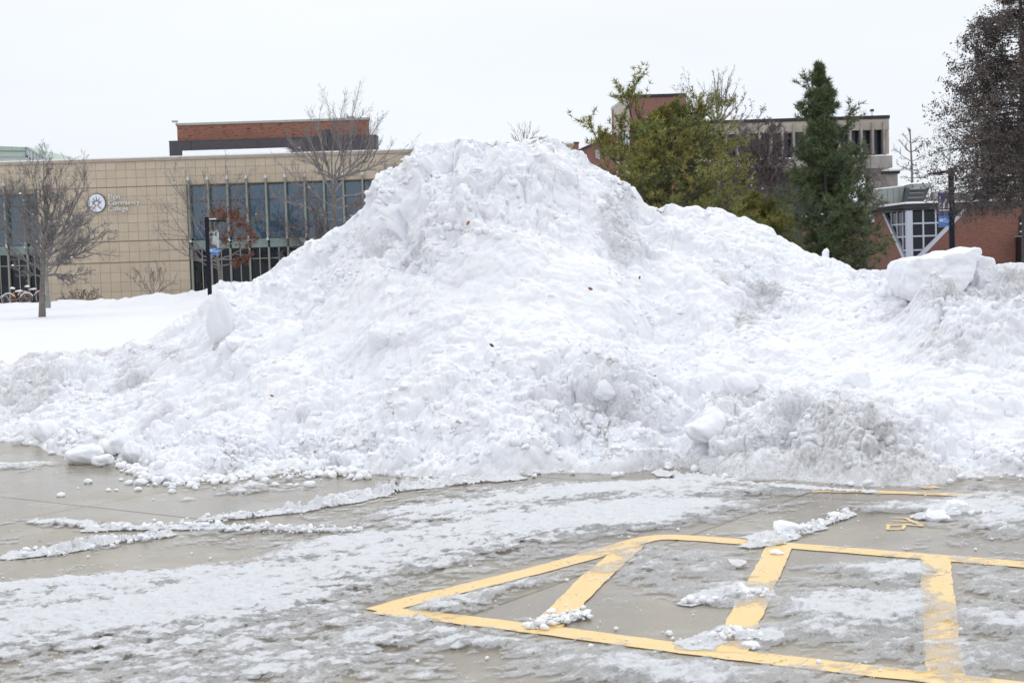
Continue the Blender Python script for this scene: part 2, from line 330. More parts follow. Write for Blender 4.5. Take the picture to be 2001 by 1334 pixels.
for i in range(-4, 5):
    for j in range(-3, 4):
        q0, q1 = n0 + i * WS + gap / 2, n0 + (i + 1) * WS - gap / 2; p0, p1 = a0 + j * LS + gap / 2, a0 + (j + 1) * LS - gap / 2
        cx, cy = (p0 + p1) / 2, (q0 + q1) / 2; wxx, wyy = cx * ca - cy * sa, cx * sa + cy * ca
        if not (-10 < wxx < 10 and .5 < wyy < 22): continue
        vs = []
        for (a, bb) in ((p0, q0), (p1, q0), (p1, q1), (p0, q1)): vs.append((a * ca - bb * sa, a * sa + bb * ca))
        m_ = MB(); bw = .006; c0 = np.mean(vs, 0)
        m_.add([(x, y, -.08) for x, y in vs] + [(x, y, -bw) for x, y in vs] + [(*(c0 + (np.array(p) - c0) * (1 - bw / 2)), 0) for p in vs],
               [(0, 3, 2, 1)] + [(k + 4 * l, (k + 1) % 4 + 4 * l, (k + 1) % 4 + 4 * l + 4, k + 4 * l + 4) for l in (0, 1) for k in range(4)] + [(8, 9, 10, 11)])
        m_.build('slab', M_conc, pav)

# painted markings -----------------------------------------------------
def paint_mat():
    m, nt, b = mat('yellow_paint'); g = N(nt, 'ShaderNodeNewGeometry').outputs['Position']
    c = mixc(nt, rng_n(nt, noise(nt, g, 5.0, 6.0, .65), .35, .7), (.84, .575, .20), (.82, .62, .31))
    c = mixc(nt, rng_n(nt, noise(nt, g, 60.0, 4.0, .7), .6, .75, 0, .7), c, (.42, .33, .2))
    chip = rng_n(nt, math_n(nt, 'ADD', noise(nt, g, 26.0, 6.0, .75), math_n(nt, 'MULTIPLY', noise(nt, g, 2.5, 3.0), .35)), .78, .85, 1, .4); nt.links.new(chip, b.inputs['Alpha'])
    nt.links.new(c, b.inputs['Base Color']); b.inputs['Roughness'].default_value = .3
    bp = N(nt, 'ShaderNodeBump', Strength=.3, Distance=.003); nt.links.new(noise(nt, g, 90.0, 3.0), bp.inputs['Height']); nt.links.new(bp.outputs[0], b.inputs['Normal'])
    return m
M_paint = paint_mat()
def stripe(name, pts, wd, z, seed, label=None, parent=None, wpts=None):
    P = np.array([gp(*p)[:2] for p in pts]) if wpts is None else np.array(wpts)
    seg = np.linalg.norm(np.diff(P, axis=0), axis=1); s = np.concatenate([[0], np.cumsum(seg)]); n = max(int(s[-1] / .025), 4)
    t = np.linspace(0, s[-1], n); x, y = np.interp(t, s, P[:, 0]), np.interp(t, s, P[:, 1])
    for _ in range(8):
        x[1:-1] = (x[:-2] + x[1:-1] * 2 + x[2:]) / 4; y[1:-1] = (y[:-2] + y[1:-1] * 2 + y[2:]) / 4
    tx, ty = np.gradient(x), np.gradient(y); l = np.hypot(tx, ty); tx /= l; ty /= l
    a = wd / 2 + .010 * fbm(t * 9, t * 0, seed, 3) * 2; b = wd / 2 + .010 * fbm(t * 9, t * 0 + 4, seed + 5, 3) * 2
    V = np.concatenate([np.stack([x - ty * a, y + tx * a, t * 0 + z], 1), np.stack([x + ty * b, y - tx * b, t * 0 + z], 1)])
    i = np.arange(n - 1); Fc = np.stack([i + n, i + n + 1, i + 1, i], 1)
    return link(name, npmesh(name, V, Fc, M_paint), parent)
isl = empty('painted_island', (0, 0, 0), kind='structure')
W_ = .155
stripe('border_line', [(735,1194),(820,1170),(980,1132),(1130,1093),(1215,1066),(1262,1053),(1300,1049),(1360,1052),(1500,1063),(1760,1084),(2001,1103),(2250,1124)], W_, .004, 1, parent=isl)
stripe('border_line', [(742,1193),(1000,1223),(1200,1250),(1440,1281),(1700,1311),(1960,1340),(2200,1368)], W_, .0048, 2, parent=isl)
stripe('cross_line', [(1236,1066),(1150,1140),(1068,1226)], W_, .0056, 3, parent=isl)
stripe('cross_line', [(1523,1068),(1478,1160),(1425,1276)], W_, .0056, 4, parent=isl)
stripe('cross_line', [(1828,1092),(1836,1200),(1848,1326)], W_, .0056, 5, parent=isl)
fl = empty('painted_stall_line', (0, 0, 0), kind='structure')
stripe('line', [(1585,959),(1700,961),(1860,966),(1990,971),(2160,978)], .12, .004, 6, parent=fl)
stripe('line', [(1800,953),(1832,951)], .12, .004, 7, parent=fl)
num = empty('painted_stall_number', (0, 0, 0), kind='structure')
for k, s_ in enumerate(([(1766,1026),(1738,1027)], [(1738,1025),(1735,1036)], [(1733,1035),(1764,1034)], [(1765,1035),(1768,1025)], [(1742,1012),(1772,1013)], [(1744,1018),(1796,1021)], [(1770,1013),(1803,1029)], [(1768,1025),(1802,1029)])):
    stripe('digit_stroke', s_, .024, .004 + .0004 * k, 20 + k, parent=num)
# slush and ice over the pavement ---------------------------------------
def slush_mat():
    m, nt, b = mat('slush'); g = N(nt, 'ShaderNodeNewGeometry').outputs['Position']
    at_ = N(nt, 'ShaderNodeAttribute'); at_.attribute_name = 'cover'; cov = at_.outputs['Fac']
    mpg = N(nt, 'ShaderNodeMapping'); mpg.inputs['Rotation'].default_value = (0, 0, R_(-22)); mpg.inputs['Scale'].default_value = (.55, 1.2, 1); nt.links.new(g, mpg.inputs[0])
    n1 = noise(nt, mpg.outputs[0], 16.0, 7.0, .7); n2 = noise(nt, g, 70.0, 4.0, .6)
    big = noise(nt, g, 3.0, 6.0, .65); k = math_n(nt, 'ADD', cov, math_n(nt, 'MULTIPLY', math_n(nt, 'SUBTRACT', n1, .5), 1.1)); k = math_n(nt, 'ADD', k, math_n(nt, 'MULTIPLY', math_n(nt, 'SUBTRACT', big, .5), .6)); k = math_n(nt, 'ADD', k, math_n(nt, 'MULTIPLY', math_n(nt, 'SUBTRACT', n2, .5), .7))
    alpha = math_n(nt, 'ADD', rng_n(nt, k, .20, .30, 0, .46), rng_n(nt, k, .60, .95, 0, .46))
    c = mixc(nt, rng_n(nt, k, .25, 1.15), (.68, .69, .705), (.80, .82, .86))
    mpd = N(nt, 'ShaderNodeMapping'); mpd.inputs['Rotation'].default_value = (0, 0, R_(-14)); mpd.inputs['Scale'].default_value = (6, 22, 1); nt.links.new(g, mpd.inputs[0]); dash = noise(nt, mpd.outputs[0], 1.3, 5.0, .7)
    c = mixc(nt, rng_n(nt, dash, .52, .68, 0, .35), c, (.40, .385, .36)); pass
    nt.links.new(c, b.inputs['Base Color']); nt.links.new(alpha, b.inputs['Alpha'])
    nt.links.new(rng_n(nt, k, .3, .9, .07, .45), b.inputs['Roughness']); b.inputs['Specular IOR Level'].default_value = .5
    bp = N(nt, 'ShaderNodeBump', Strength=.8, Distance=.022); nt.links.new(math_n(nt, 'ADD', math_n(nt, 'SUBTRACT', n1, math_n(nt, 'MULTIPLY', dash, .8)), math_n(nt, 'MULTIPLY', n2, .6)), bp.inputs['Height']); nt.links.new(bp.outputs[0], b.inputs['Normal'])
    return m
M_slush = slush_mat()
NU2 = 800
y2 = 1 / np.linspace(1 / 13.2, 1 / 4.6, 560); y2 = y2[::-1]
u2 = np.linspace(-.40, .40, NU2); U2, YY = np.meshgrid(u2, y2); XX = U2 * YY; PX2, PY2 = proj(XX, YY, XX * 0)
cov = .02 + gauss(PX2, PY2, [(1080,1000,430,52,-3,.34),(1350,975,260,26,-3,.25),(560,1130,300,22,-8,.2),(760,1194,60,16,-3,-.7),(830,1168,150,10,-13,-.55),(880,1208,170,9,7,-.5),(1000,1128,130,9,-14,-.25),
 (180,1180,420,75,-9,.95),(620,1140,330,60,-9,.55),(240,1225,380,60,-10,.45),(520,1250,420,70,-7,.50),(820,1080,260,50,-8,.42),(1000,1040,340,40,-7,.50),(300,1310,520,40,-4,.42),(760,1310,380,40,-4,.5),
 (1150,1010,330,26,-4,.55),(960,990,190,14,-8,.55),(1120,960,260,12,-4,.8),(840,998,120,9,-7,.75),(1330,1000,160,26,-6,.45),(1300,955,220,16,-2,.5),(1500,960,120,10,0,.3),
 (480,955,55,9,-6,1.0),(365,976,26,4,-6,.9),(50,905,90,9,-6,1.1),(30,880,110,5,-6,.8),(130,1023,90,8,2,.9),(120,890,60,8,0,.5),
 (470,1035,110,8,-4,.55),(600,1085,130,11,-5,.5),(690,1060,120,10,-4,.5),(560,1065,100,8,-5,.35),
 (1950,1005,130,42,3,.95),(1800,990,130,14,0,.5),(1740,1000,110,9,-4,.4),(1560,1040,90,14,-6,.5),(1600,1010,80,6,-8,.35),(1820,1060,130,12,5,.45),
 (1400,1010,90,8,0,.3),(1350,1130,170,45,6,.55),(1300,1080,110,22,5,.40),(1700,1112,130,16,2,.85),(1680,1135,120,12,0,.55),(1640,1180,160,34,3,.60),(1690,1240,130,55,0,.75),(1770,1160,60,60,0,.5),
 (1940,1130,120,26,4,.6),(1960,1240,140,75,0,.65),(1870,1290,100,40,0,.4),(1940,1170,100,20,0,.35),(880,1190,140,26,-8,.55),(1010,1150,110,16,-14,.45),(820,1250,150,26,2,.45),(1150,1300,340,36,5,.50),(1400,1320,320,24,3,.5),
 (1480,1240,70,22,0,.5),(1420,1165,90,22,-6,.5),(1530,1290,120,26,0,.3),(1560,1240,60,30,0,.3),(1000,1265,120,10,6,.3),(700,1200,150,22,-6,.35),
 (230,985,300,32,5,-.8),(150,945,180,18,3,-.5),(320,1100,230,20,-6,-.7),(90,1105,110,12,-6,-.4),(20,1140,70,18,-6,-.45),(620,965,130,12,-8,-.35),(520,1022,90,6,0,-.2),(330,1150,60,8,-4,-.3),
 (1000,1185,100,24,-14,-.5),(950,1290,190,26,5,-.6),(1270,1225,130,26,5,-.75),(1330,1095,70,10,5,-.3),(1440,1000,130,18,-4,-.45),(1500,975,200,8,-2,-.35),(1680,1035,130,24,4,-.75),(1600,1092,90,14,4,-.55),(1650,1120,60,7,3,-.3),(1720,1060,110,10,4,-.4),
 (1480,1290,90,20,0,-.35),(1600,1270,90,22,6,-.35),(1855,1130,30,24,0,-.5),(1620,1290,120,16,6,-.3),(1900,1180,60,16,0,-.2),(1740,975,120,7,0,-.3),(430,1290,70,10,-8,-.25),(110,1290,120,14,-6,-.3),(1840,1160,34,120,0,-.22),(1480,1150,26,80,20,-.18),(1150,1150,40,60,-40,-.25),(1000,1135,260,9,-14,-.15)])
# tyre-dragged streaks: noise stretched along the wheel tracks that sweep up to the right
th = R_(24.0); al, ac = XX * math.cos(th) + YY * math.sin(th), -XX * math.sin(th) + YY * math.cos(th)
bend = ac + .10 * np.sin(al * .7) 
st = fbm(al / 1.1, bend / .14, 301, 5, .6); st2 = fbm(al / .30, bend / .055, 311, 4, .6); st3 = fbm(al / .09, bend / .045, 331, 3, .6)
left = 1 - sstep(-.05, .12, U2 + (YY - 8) * -.01)
iso = fbm(XX / .35, YY / .28, 371, 6, .68); cov = cov + (.65 * st + .35 * st2 + .35 * st3 + .85 * iso) * (.35 + .65 * left) + (1 - left) * (.55 * fbm(XX / .55, YY / .26, 351, 5, .62) + .9 * iso + .3 * fbm(XX / .07, YY / .05, 361, 3))
tread = np.clip(np.sin(al / .028 + 5 * vn(al / .3, bend / .1, 8)) * .5 + .5, 0, 1) * sstep(.45, .6, vn(bend / .12, al / 2.5, 77))
cov -= .10 * tread * left * sstep(-.1, .3, cov)
# thickness in metres
cx1 = al + .03 * fbm(XX / .1, YY / .1, 405, 3); hgt = .014 * sstep(.15, .9, cov) * (.4 + 1.2 * (st3 + .5)) + .022 * sstep(.35, .9, cov) * clods(cx1 * .6, bend, .06, 411) * sstep(-.2, .25, iso + .1)
hgt += .012 * sstep(.2, .6, cov) * clods(cx1 * .7, bend, .028, 421) + .010 * sstep(.1, .5, cov) * np.clip(fbm(cx1 / .03, bend / .02, 431, 3), -.2, .3)
def ridge(pts, wid, ht, seed):
    """a low windrow of slush thrown up beside a wheel track"""
    global hgt, cov
    P = np.array([gp(*p)[:2] for p in pts]); best = np.full_like(XX, 9.0); tt = np.zeros_like(XX); acc = 0; tot = np.linalg.norm(np.diff(P, axis=0), axis=1).sum()
    for a, b in zip(P[:-1], P[1:]):
        dv = b - a; l2 = dv @ dv; t = np.clip(((XX - a[0]) * dv[0] + (YY - a[1]) * dv[1]) / l2, 0, 1)
        dd = np.hypot(XX - a[0] - t * dv[0], YY - a[1] - t * dv[1]); m = dd < best; best = np.where(m, dd, best); tt = np.where(m, (acc + t * math.sqrt(l2)) / tot, tt); acc += math.sqrt(l2)
    wl = np.interp(tt, [0, .5, 1], wid) * (1.1 + 1.9 * fbm(XX / .22, YY / .16, seed, 4)); p = 1 - (best / wl) ** 2; p = p + 1.0 * fbm(XX / .05, YY / .05, seed + 20, 3) - .15 * (vn(XX / .25, YY / .25, seed + 4) < .25); inn = p > -1
    c = np.zeros_like(XX); c[inn] = clods(XX[inn], YY[inn], .07, seed) * .6 + clods(XX[inn], YY[inn], .035, seed + 3) * .35
    hh = np.interp(tt, [0, .5, 1], ht) * sstep(-.35, .9, p) * (.12 + 1.9 * c) * (.45 + 1.1 * sstep(-.25, .2, fbm(XX / .3, YY / .2, seed + 9, 3)))
    hgt = np.maximum(hgt, hh); cov = np.maximum(cov, np.where(p > -.9, -.1 + 1.4 * sstep(-.9, .0, p), -1))
ridge([(395,1018),(470,1011),(560,1001),(650,986),(740,966),(830,950),(920,941),(1000,936)], [.05, .11, .09], [.03, .055, .03], 501)
ridge([(640,975),(740,955),(850,943)], [.04, .06, .05], [.03, .04, .04], 502)
ridge([(180,1036),(300,1032),(390,1030),(468,1037)], [.05, .07, .05], [.02, .035, .03], 503)
ridge([(475,1035),(570,1037),(700,1038)], [.035, .02, .015], [.03, .02, .01], 504)
ridge([(33,1086),(90,1084),(160,1070),(240,1058),(330,1047)], [.07, .07, .05], [.035, .04, .03], 505)
ridge([(60,1022),(140,1024),(190,1034)], [.03, .04, .04], [.01, .012, .015], 506)
ridge([(1290,925),(1340,935),(1400,940)], [.06, .08, .06], [.02, .03, .02], 507)
ridge([(1320,940),(1500,950),(1700,962)], [.05, .05, .04], [.015, .02, .01], 508)
ridge([(1480,1062),(1530,1048),(1590,1030),(1660,1005)], [.09, .07, .03], [.03, .02, .01], 509)
ridge([(1370,1258),(1420,1244),(1500,1250)], [.07, .06, .06], [.02, .03, .02], 510)
ridge([(1350,1180),(1420,1162),(1500,1165)], [.06, .08, .03], [.012, .03, .01], 511)
ridge([(1560,1180),(1640,1200),(1720,1215)], [.04, .06, .04], [.01, .018, .01], 512)
ridge([(1040,1226),(1090,1214),(1140,1205)], [.03, .035, .025], [.012, .014, .01], 513)
ridge([(1810,1010),(1870,1000),(1960,1004)], [.08, .12, .10], [.02, .03, .02], 514)
ridge([(0,1150),(200,1140),(420,1118)], [.10, .14, .10], [.010, .014, .010], 515)
c6 = clods(cx1 * .55, bend, .065, 411, .95); c3 = clods(cx1 * .6, bend, .030, 421, .95); cov_shade = cov + (.85 * (c6 - .36) + .55 * (c3 - .36)) * (.5 + .5 * left)  # clod relief shading put into the colour, along with thinner, greyer slush between
ZS = np.where(cov > .02, .0066 + hgt * sstep(.02, .25, cov) + .0006, -.02 + .0266 * sstep(-.08, .02, cov))
nr2, nc2 = XX.shape; idx = np.arange(nr2 * nc2).reshape(nr2, nc2)
Fs = np.stack([idx[:-1, :-1], idx[:-1, 1:], idx[1:, 1:], idx[1:, :-1]], -1).reshape(-1, 4)
Fs = Fs[(cov.ravel()[Fs] > -.04).all(1)]
used = np.zeros(nr2 * nc2, bool); used[Fs.ravel()] = True; remap = np.cumsum(used) - 1
me = npmesh('slush', np.stack([XX, YY, ZS], -1).reshape(-1, 3)[used], remap[Fs], M_slush, True, {'cover': cov_shade.ravel()[used]})
tag(link('slush', me), 'grey white slush and thin ice streaked by tyres over the wet concrete', 'slush', kind='stuff')

RIDGES = [((395,1018),(470,1011),(560,1001),(650,986),(740,966),(830,950),(920,941)), ((180,1036),(300,1032),(390,1030),(468,1037)), ((475,1035),(570,1037),(700,1038)), ((33,1086),(90,1084),(160,1070),(240,1058),(330,1047)), ((1480,1062),(1530,1048),(1590,1030),(1660,1005)), ((1370,1258),(1420,1244),(1500,1250)), ((1350,1180),(1420,1162),(1500,1165)), ((1810,1010),(1870,1000),(1960,1004)), ((1040,1226),(1090,1214),(1140,1205))]
# lumps of snow -----------------------------------------------------------
def lump(name, c, r, seed, mat_=None, sub=3, flat=.75, chop=.25, parent=None, rz=0.0, tilt=(0, 0)):
    """one clod: an icosphere squashed, cut by a few random planes and roughened"""
    bm = bmesh.new(); bmesh.ops.create_icosphere(bm, subdivisions=sub, radius=1.0); rg = np.random.RandomState(seed)
    P = np.array([v.co[:] for v in bm.verts]); pl = rg.normal(size=(9, 3)); pl /= np.linalg.norm(pl, axis=1)[:, None]; off = 1 - chop * rg.rand(9) * 1.6
    for n_, o_ in zip(pl, off):
        s_ = P @ n_ - o_; P = P - np.outer(np.clip(s_, 0, 9) * .92, n_)
    A = P[:, 0] + P[:, 2] * .7; B = P[:, 1] - P[:, 2] * .6
    P *= (1 + .22 * fbm(A * 2 + seed, B * 2, seed, 5, .62) + .16 * (clods(A, B, .35, seed) - .3) + .06 * (clods(A, B, .14, seed + 1) - .3))[:, None]
    P *= np.array([r[0], r[1], r[2]]) if not np.isscalar(r) else np.array([r, r * .9, r * flat])
    for v, p in zip(bm.verts, P): v.co = p
    me = bpy.data.meshes.new(name); bm.to_mesh(me); bm.free()
    me.polygons.foreach_set('use_smooth', [True] * len(me.polygons)); me.materials.append(mat_ or M_lump)
    dz = -P[:, 2].min()
    o = link(name, me, parent, (c[0], c[1], c[2])); o.rotation_euler = (tilt[0], tilt[1], rz); return o
M_lump = snow_mat('clod_snow', False, 1.0); M_slushy = plain('grey_slush_clod', (.66, .65, .63), .4, var=.12, scale=20, bump=.004)
M_dirty = plain('dirty_ice', (.50, .50, .50), .6, var=.25, scale=14, bump=.01)
# big single blocks: px, py of centre, radius (px wide, deep, high), label
BL = [(88,847,36,30,30,'rounded snow block resting on the ice at the far left edge of the pile','b'),
 (165,888,48,30,24,'lumpy snow block low on the pavement, leftmost of the cluster hanging over dark concrete','b'),
 (200,898,26,16,18,'pointed snow block poking forward from the middle of the left cluster','b'),
 (222,868,40,34,34,'tall rounded snow block rising at the back of the left cluster','b'),
 (258,884,26,26,28,'snow block at the right end of the left cluster, beside a dark hollow','b'),
 (33,860,17,12,12,'small snow block left of the big rounded one','b'),
 (1395,838,62,40,36,'big smooth rounded snow block beside the dirty small mound','b'),
 (1680,752,38,30,32,'smooth rounded snow block above the dirty small mound','b'),
 (1442,756,45,35,34,'rough snow block above the big smooth one, beside a dark hollow','b'),
 (455,672,22,20,20,'white round snow block right of the upright slab','b'),
 (745,662,34,20,28,'square faced snow block low on the left flank of the pile','b'),
 (1180,762,30,22,24,'rounded snow block half way up beside rough grey crumbs','b'),
 (1075,795,26,20,22,'snow block with a shadowed hollow under its left side','b'),
 (1595,520,12,14,12,'little snow block on the right shoulder near the dark pine','b'),
 (1615,498,8,10,14,'small upright snow block standing on the crest before the dark pine','b'),
 (1480,740,20,14,16,'small angular snow block tucked beside the dark hollow','b')]
for k, (px, py, rx, rd, rz_, lab, _) in enumerate(BL):
    if py > 840 and px < 300:
        p = gp(px, py + rz_ * .8); s = p[1] / FPX; c = (p[0], p[1] + rd * s * .5, rz_ * s * .72)
    else:
        p = on_pile(px, py); s = p[1] / FPX; c = (p[0], p[1] + rd * s * .35, p[2])
    o = lump('snow_block', c, (rx * s * .88, rd * s, rz_ * s * .92), 900 + k, M_dirty if 'grey rough' in lab else M_lump, 4, chop=.3)
    tag(o, lab, 'snow block', 'blocks of snow lying in and around the pile')
# upright slab with a dirty foot
p = on_pile(432, 640); s = p[1] / FPX
sl_ = empty('snow_slab', (p[0], p[1], p[2] - .3), 'upright oval slab of packed snow with a dirty grey foot on the left flank', 'snow slab')
o = lump('packed_snow', (0, .06, .34), (30 * s, 26 * s, 62 * s), 951, M_lump, 4, chop=.12, parent=sl_)
o = lump('dirty_foot', (-.012, -.035, .02), (17 * s, 18 * s, 24 * s), 952, M_dirty, 3, chop=.1, parent=sl_)
# the great tilted slab on the right-hand pile: outline in the photograph, real thickness
def slab(name, outline, Y, depth, label, seed, lean=.0):
    pts = [at(x, y, Y) for x, y in outline]; c0 = np.mean(pts, 0); bm = bmesh.new()
    fr = [bm.verts.new(Vector(p - c0) + Vector((0, (p[2] - c0[2]) * lean, 0))) for p in pts]
    f = bm.faces.new(fr); r = bmesh.ops.extrude_face_region(bm, geom=[f]); bmesh.ops.translate(bm, vec=(0, depth, .0), verts=[g for g in r['geom'] if isinstance(g, bmesh.types.BMVert)])
    bmesh.ops.triangulate(bm, faces=bm.faces[:]); bmesh.ops.recalc_face_normals(bm, faces=bm.faces[:])
    me = bpy.data.meshes.new(name); bm.to_mesh(me); bm.free(); o = link(name, me, None, c0); me.materials.append(M_lump)
    rm = o.modifiers.new('r', 'REMESH'); rm.mode = 'VOXEL'; rm.voxel_size = .016; sm = o.modifiers.new('s', 'SMOOTH'); sm.iterations = 6; sm.factor = .7
    dg = bpy.context.evaluated_depsgraph_get(); me2 = bpy.data.meshes.new_from_object(o.evaluated_get(dg)); o.modifiers.clear(); o.data = me2
    V = np.zeros(len(me2.vertices) * 3, np.float32); me2.vertices.foreach_get('co', V); V = V.reshape(-1, 3); Nn = np.zeros_like(V).ravel(); me2.vertices.foreach_get('normal', Nn); Nn = Nn.reshape(-1, 3)
    A, B = V[:, 0] + V[:, 1] * .6, V[:, 2] + V[:, 1] * .5
    V += Nn * (.05 * fbm(A / .25, B / .18, seed, 4) + .03 * (clods(A, B, .16, seed) - .3) + .012 * (clods(A, B, .06, seed + 1) - .3))[:, None]
    me2.vertices.foreach_set('co', V.ravel()); me2.polygons.foreach_set('use_smooth', [True] * len(me2.polygons)); me2.update(); 
    return tag(o, label, 'snow slab')
slab('snow_slab', [(1788,592),(1770,565),(1767,525),(1776,508),(1800,503),(1832,503),(1860,494),(1874,490),(1886,493),(1912,483),(1922,484),(1926,494),(1916,512),(1900,545),(1872,575),(1835,590)], 13.8, .7, 'large tilted white slab lying on top of the right-hand heap before the brick wall', 31, lean=.3)
slab('snow_slab', [(1900,530),(1908,505),(1922,497),(1938,500),(1944,508),(1942,525),(1935,560),(1900,560)], 13.9, .35, 'small rounded slab wedged against the right end of the large tilted slab', 37)
# small hills of slush on the markings
for k, (px, py, rx, h_, lab) in enumerate([(1535,1032,36,16,'clean white snow clump on the border line at the top of the middle cross line'),(1512,1058,20,10,'wet grey clump just in front of the clean white one'),(1500,1048,22,9,'low icy clump to the left of the clean white one'),(1520,1079,15,7,'small clump on the yellow paint at the top of the middle cross line'),
  (1868,986,30,10,'rounded snow clump beside the painted number, the farther of two'),(1838,1007,26,13,'rounded snow clump beside the painted number, the nearer of two'),(1440,1100,24,9,'grey clump on bare concrete left of the middle cross line'),(1425,1152,28,9,'dark edged slush clump beside the middle of the middle cross line'),
  (1470,1259,22,10,'bluish clump at the foot of the middle cross line, right side'),(1385,1243,20,8,'clump at the foot of the middle cross line, left side'),(1450,946,12,9,'tan ball of slush alone on the wet concrete before the dirty mound'),(1308,1237,8,7,'tiny white clump alone on the brown concrete inside the island'),
  (1036,1220,16,6,'clump on the lower border line at the foot of the left cross line'),(1116,1208,20,7,'slush clump right of the foot of the left cross line'),(1128,1194,14,6,'pale clump a little above the foot of the left cross line'),(1632,1005,18,6,'small clump half way between the clean white clump and the far line')]):
    p = gp(px, py + h_ * .7); s = p[1] / FPX
    o = lump('snow_clump', (p[0], p[1] + rx * s * .3, h_ * s * .55), (rx * s, rx * s * .9, h_ * s), 1200 + k, M_slushy if any(q in lab for q in ('grey', 'tan', 'dark', 'icy')) else M_lump, 4, chop=.35)
    tag(o, lab, 'snow clump', 'clumps of snow on the parking lot')
SB = [(172,939,9,'snowball alone before the cluster of blocks at the left foot of the pile'),(119,965,9,'snowball lying alone nearest the long pavement joint, farthest left'),(174,939,4,''),(212,956,6,''),(228,956,5,''),(269,954,9,''),(336,958,9,'snowball standing forward on bare concrete between the pile and the slush ridges'),(237,936,5,''),(253,941,9,''),(275,940,13,''),(327,944,9,''),(382,947,9,'snowball just below the crumbled edge of the pile, left of the icy patch'),(420,944,6,''),(519,937,12,'oblong snowball beside the small icy patch at the foot of the pile'),(538,945,8,''),(606,944,14,'broad flat snowball above the long curved slush ridge, the largest there'),(580,946,6,''),(566,946,7,''),(480,929,12,''),(454,942,6,''),(268,928,8,''),(152,953,3,''),(300,975,3,''),(520,1022,8,'lump of slush between the long curved ridge and the thin one below')]
for k, (px, py, r, own) in enumerate(SB):
    p = gp(px, py + r * .5); s = p[1] / FPX; o = lump('snowball', (p[0], p[1], r * s * .35), (r * s, r * s * .8, r * s * .6), 1400 + k, M_lump, 3, chop=.2)
    side = 'left' if px < 300 else 'right'
    tag(o, own if len(own) > 9 else 'tiny snowball among others on the bare wet concrete before the left foot of the pile', 'snowball', 'snowballs scattered on the bare concrete')
# crumbled edge of the pile: too many crumbs to count
rg = np.random.RandomState(4); VV = []; FF = []; nb = 0
bm = bmesh.new(); bmesh.ops.create_icosphere(bm, subdivisions=2, radius=1.0); ico = np.array([v.co[:] for v in bm.verts]); icf = np.array([[v.index for v in f.verts] for f in bm.faces]); bm.free()
bm = bmesh.new(); bmesh.ops.create_icosphere(bm, subdivisions=1, radius=1.0); ico1 = np.array([v.co[:] for v in bm.verts]); icf1 = np.array([[v.index for v in f.verts] for f in bm.faces]); bm.free()
tx_ = np.array([t[0] for t in TOE]); ty_ = np.array([t[1] for t in TOE])
for k in range(3000):
    if k >= 1500:
        rp_ = RIDGES[rg.randint(len(RIDGES))]; i_ = rg.randint(len(rp_) - 1); t_ = rg.rand(); px = rp_[i_][0] * (1 - t_) + rp_[i_ + 1][0] * t_ + rg.normal() * 8; py = rp_[i_][1] * (1 - t_) + rp_[i_ + 1][1] * t_ + rg.normal() * 4; r = .006 + .022 * rg.rand() ** 2.5
    elif k < 850:
        px = rg.uniform(230, 720) if k < 600 else rg.uniform(-60, 2050); py = np.interp(px, tx_, ty_) + abs(rg.normal()) * (7 if k < 600 else 4) - 3; r = (.012 + .05 * rg.rand() ** 3) * (1 if k < 600 else .8)
    else:
        px = rg.uniform(0, 2001); py = rg.uniform(960, 1330); r = .004 + .012 * rg.rand() ** 4
        if px < 450 and py < 1060 and rg.rand() < .8: continue
    p = gp(px, py); q, fq = (ico.copy(), icf) if r > .022 else (ico1.copy(), icf1)
    for _ in range(7):
        n_ = rg.normal(size=3); n_ /= np.linalg.norm(n_); q -= np.outer(np.clip(q @ n_ - (.42 + .45 * rg.rand()), 0, 9), n_)
    q *= (1 + .10 * rg.normal(size=len(q)).clip(-1.5, 1.5))[:, None]
    q *= r * np.array([1, .85, .75]) * (.8 + .4 * rg.rand(3)); q += [p[0], p[1], r * .3 + .004 + (.02 * rg.rand() if k >= 1500 else 0)]
    VV.append(q); FF.append(fq + nb); nb += len(q)
tag(link('snow_crumbs', npmesh('snow_crumbs', np.concatenate(VV), np.concatenate(FF), M_lump, True)), 'crumbs of snow spilled along the foot of the pile', 'snow', kind='stuff')
# angular chunks tumbled over the face of the pile, far too many to count
zz2 = np.argwhere((T > .02) & (T < .99) & (np.abs(U) < .37)); wgt = np.clip(rough[tuple(zz2.T)] - .45, .04, 1) ** 1.3 * np.clip(1.1 - dirt[tuple(zz2.T)], .15, 1) * (.25 + sstep(-.05, .2, fbm(Xg[tuple(zz2.T)] / .6, Yg[tuple(zz2.T)] / .5, 808, 3)))
sel = zz2[rg.choice(len(zz2), 5200, p=wgt / wgt.sum())]; VV, FF, DD, nb = [], [], [], 0
for k, (i, j) in enumerate(sel):
    r = .008 + .042 * rg.rand() ** 3; q, fq = (ico.copy(), icf) if r > .024 else (ico1.copy(), icf1); q *= (1 + .16 * rg.normal(size=len(q)).clip(-1.3, 1.3))[:, None]
    for _ in range(5):
        n_ = rg.normal(size=3); n_ /= np.linalg.norm(n_); q -= np.outer(np.clip(q @ n_ - (.5 + .4 * rg.rand()), 0, 9), n_)
    q *= r * np.array([1, .85, .8]) * (.7 + .6 * rg.rand(3)); q += np.array([X2[i, j], Y2[i, j], Z2[i, j]]) + np.array([nx[i, j], ny[i, j], nzv[i, j]]) * r * -.1
    VV.append(q); FF.append(fq + nb); nb += len(q); DD.append(np.full(len(q), dirt[i, j]))
tag(link('snow_chunks', npmesh('snow_chunks', np.concatenate(VV), np.concatenate(FF), M_snow, True, {'dirt': np.concatenate(DD)})), 'small broken chunks tumbled over the face of the pile', 'snow', kind='stuff')
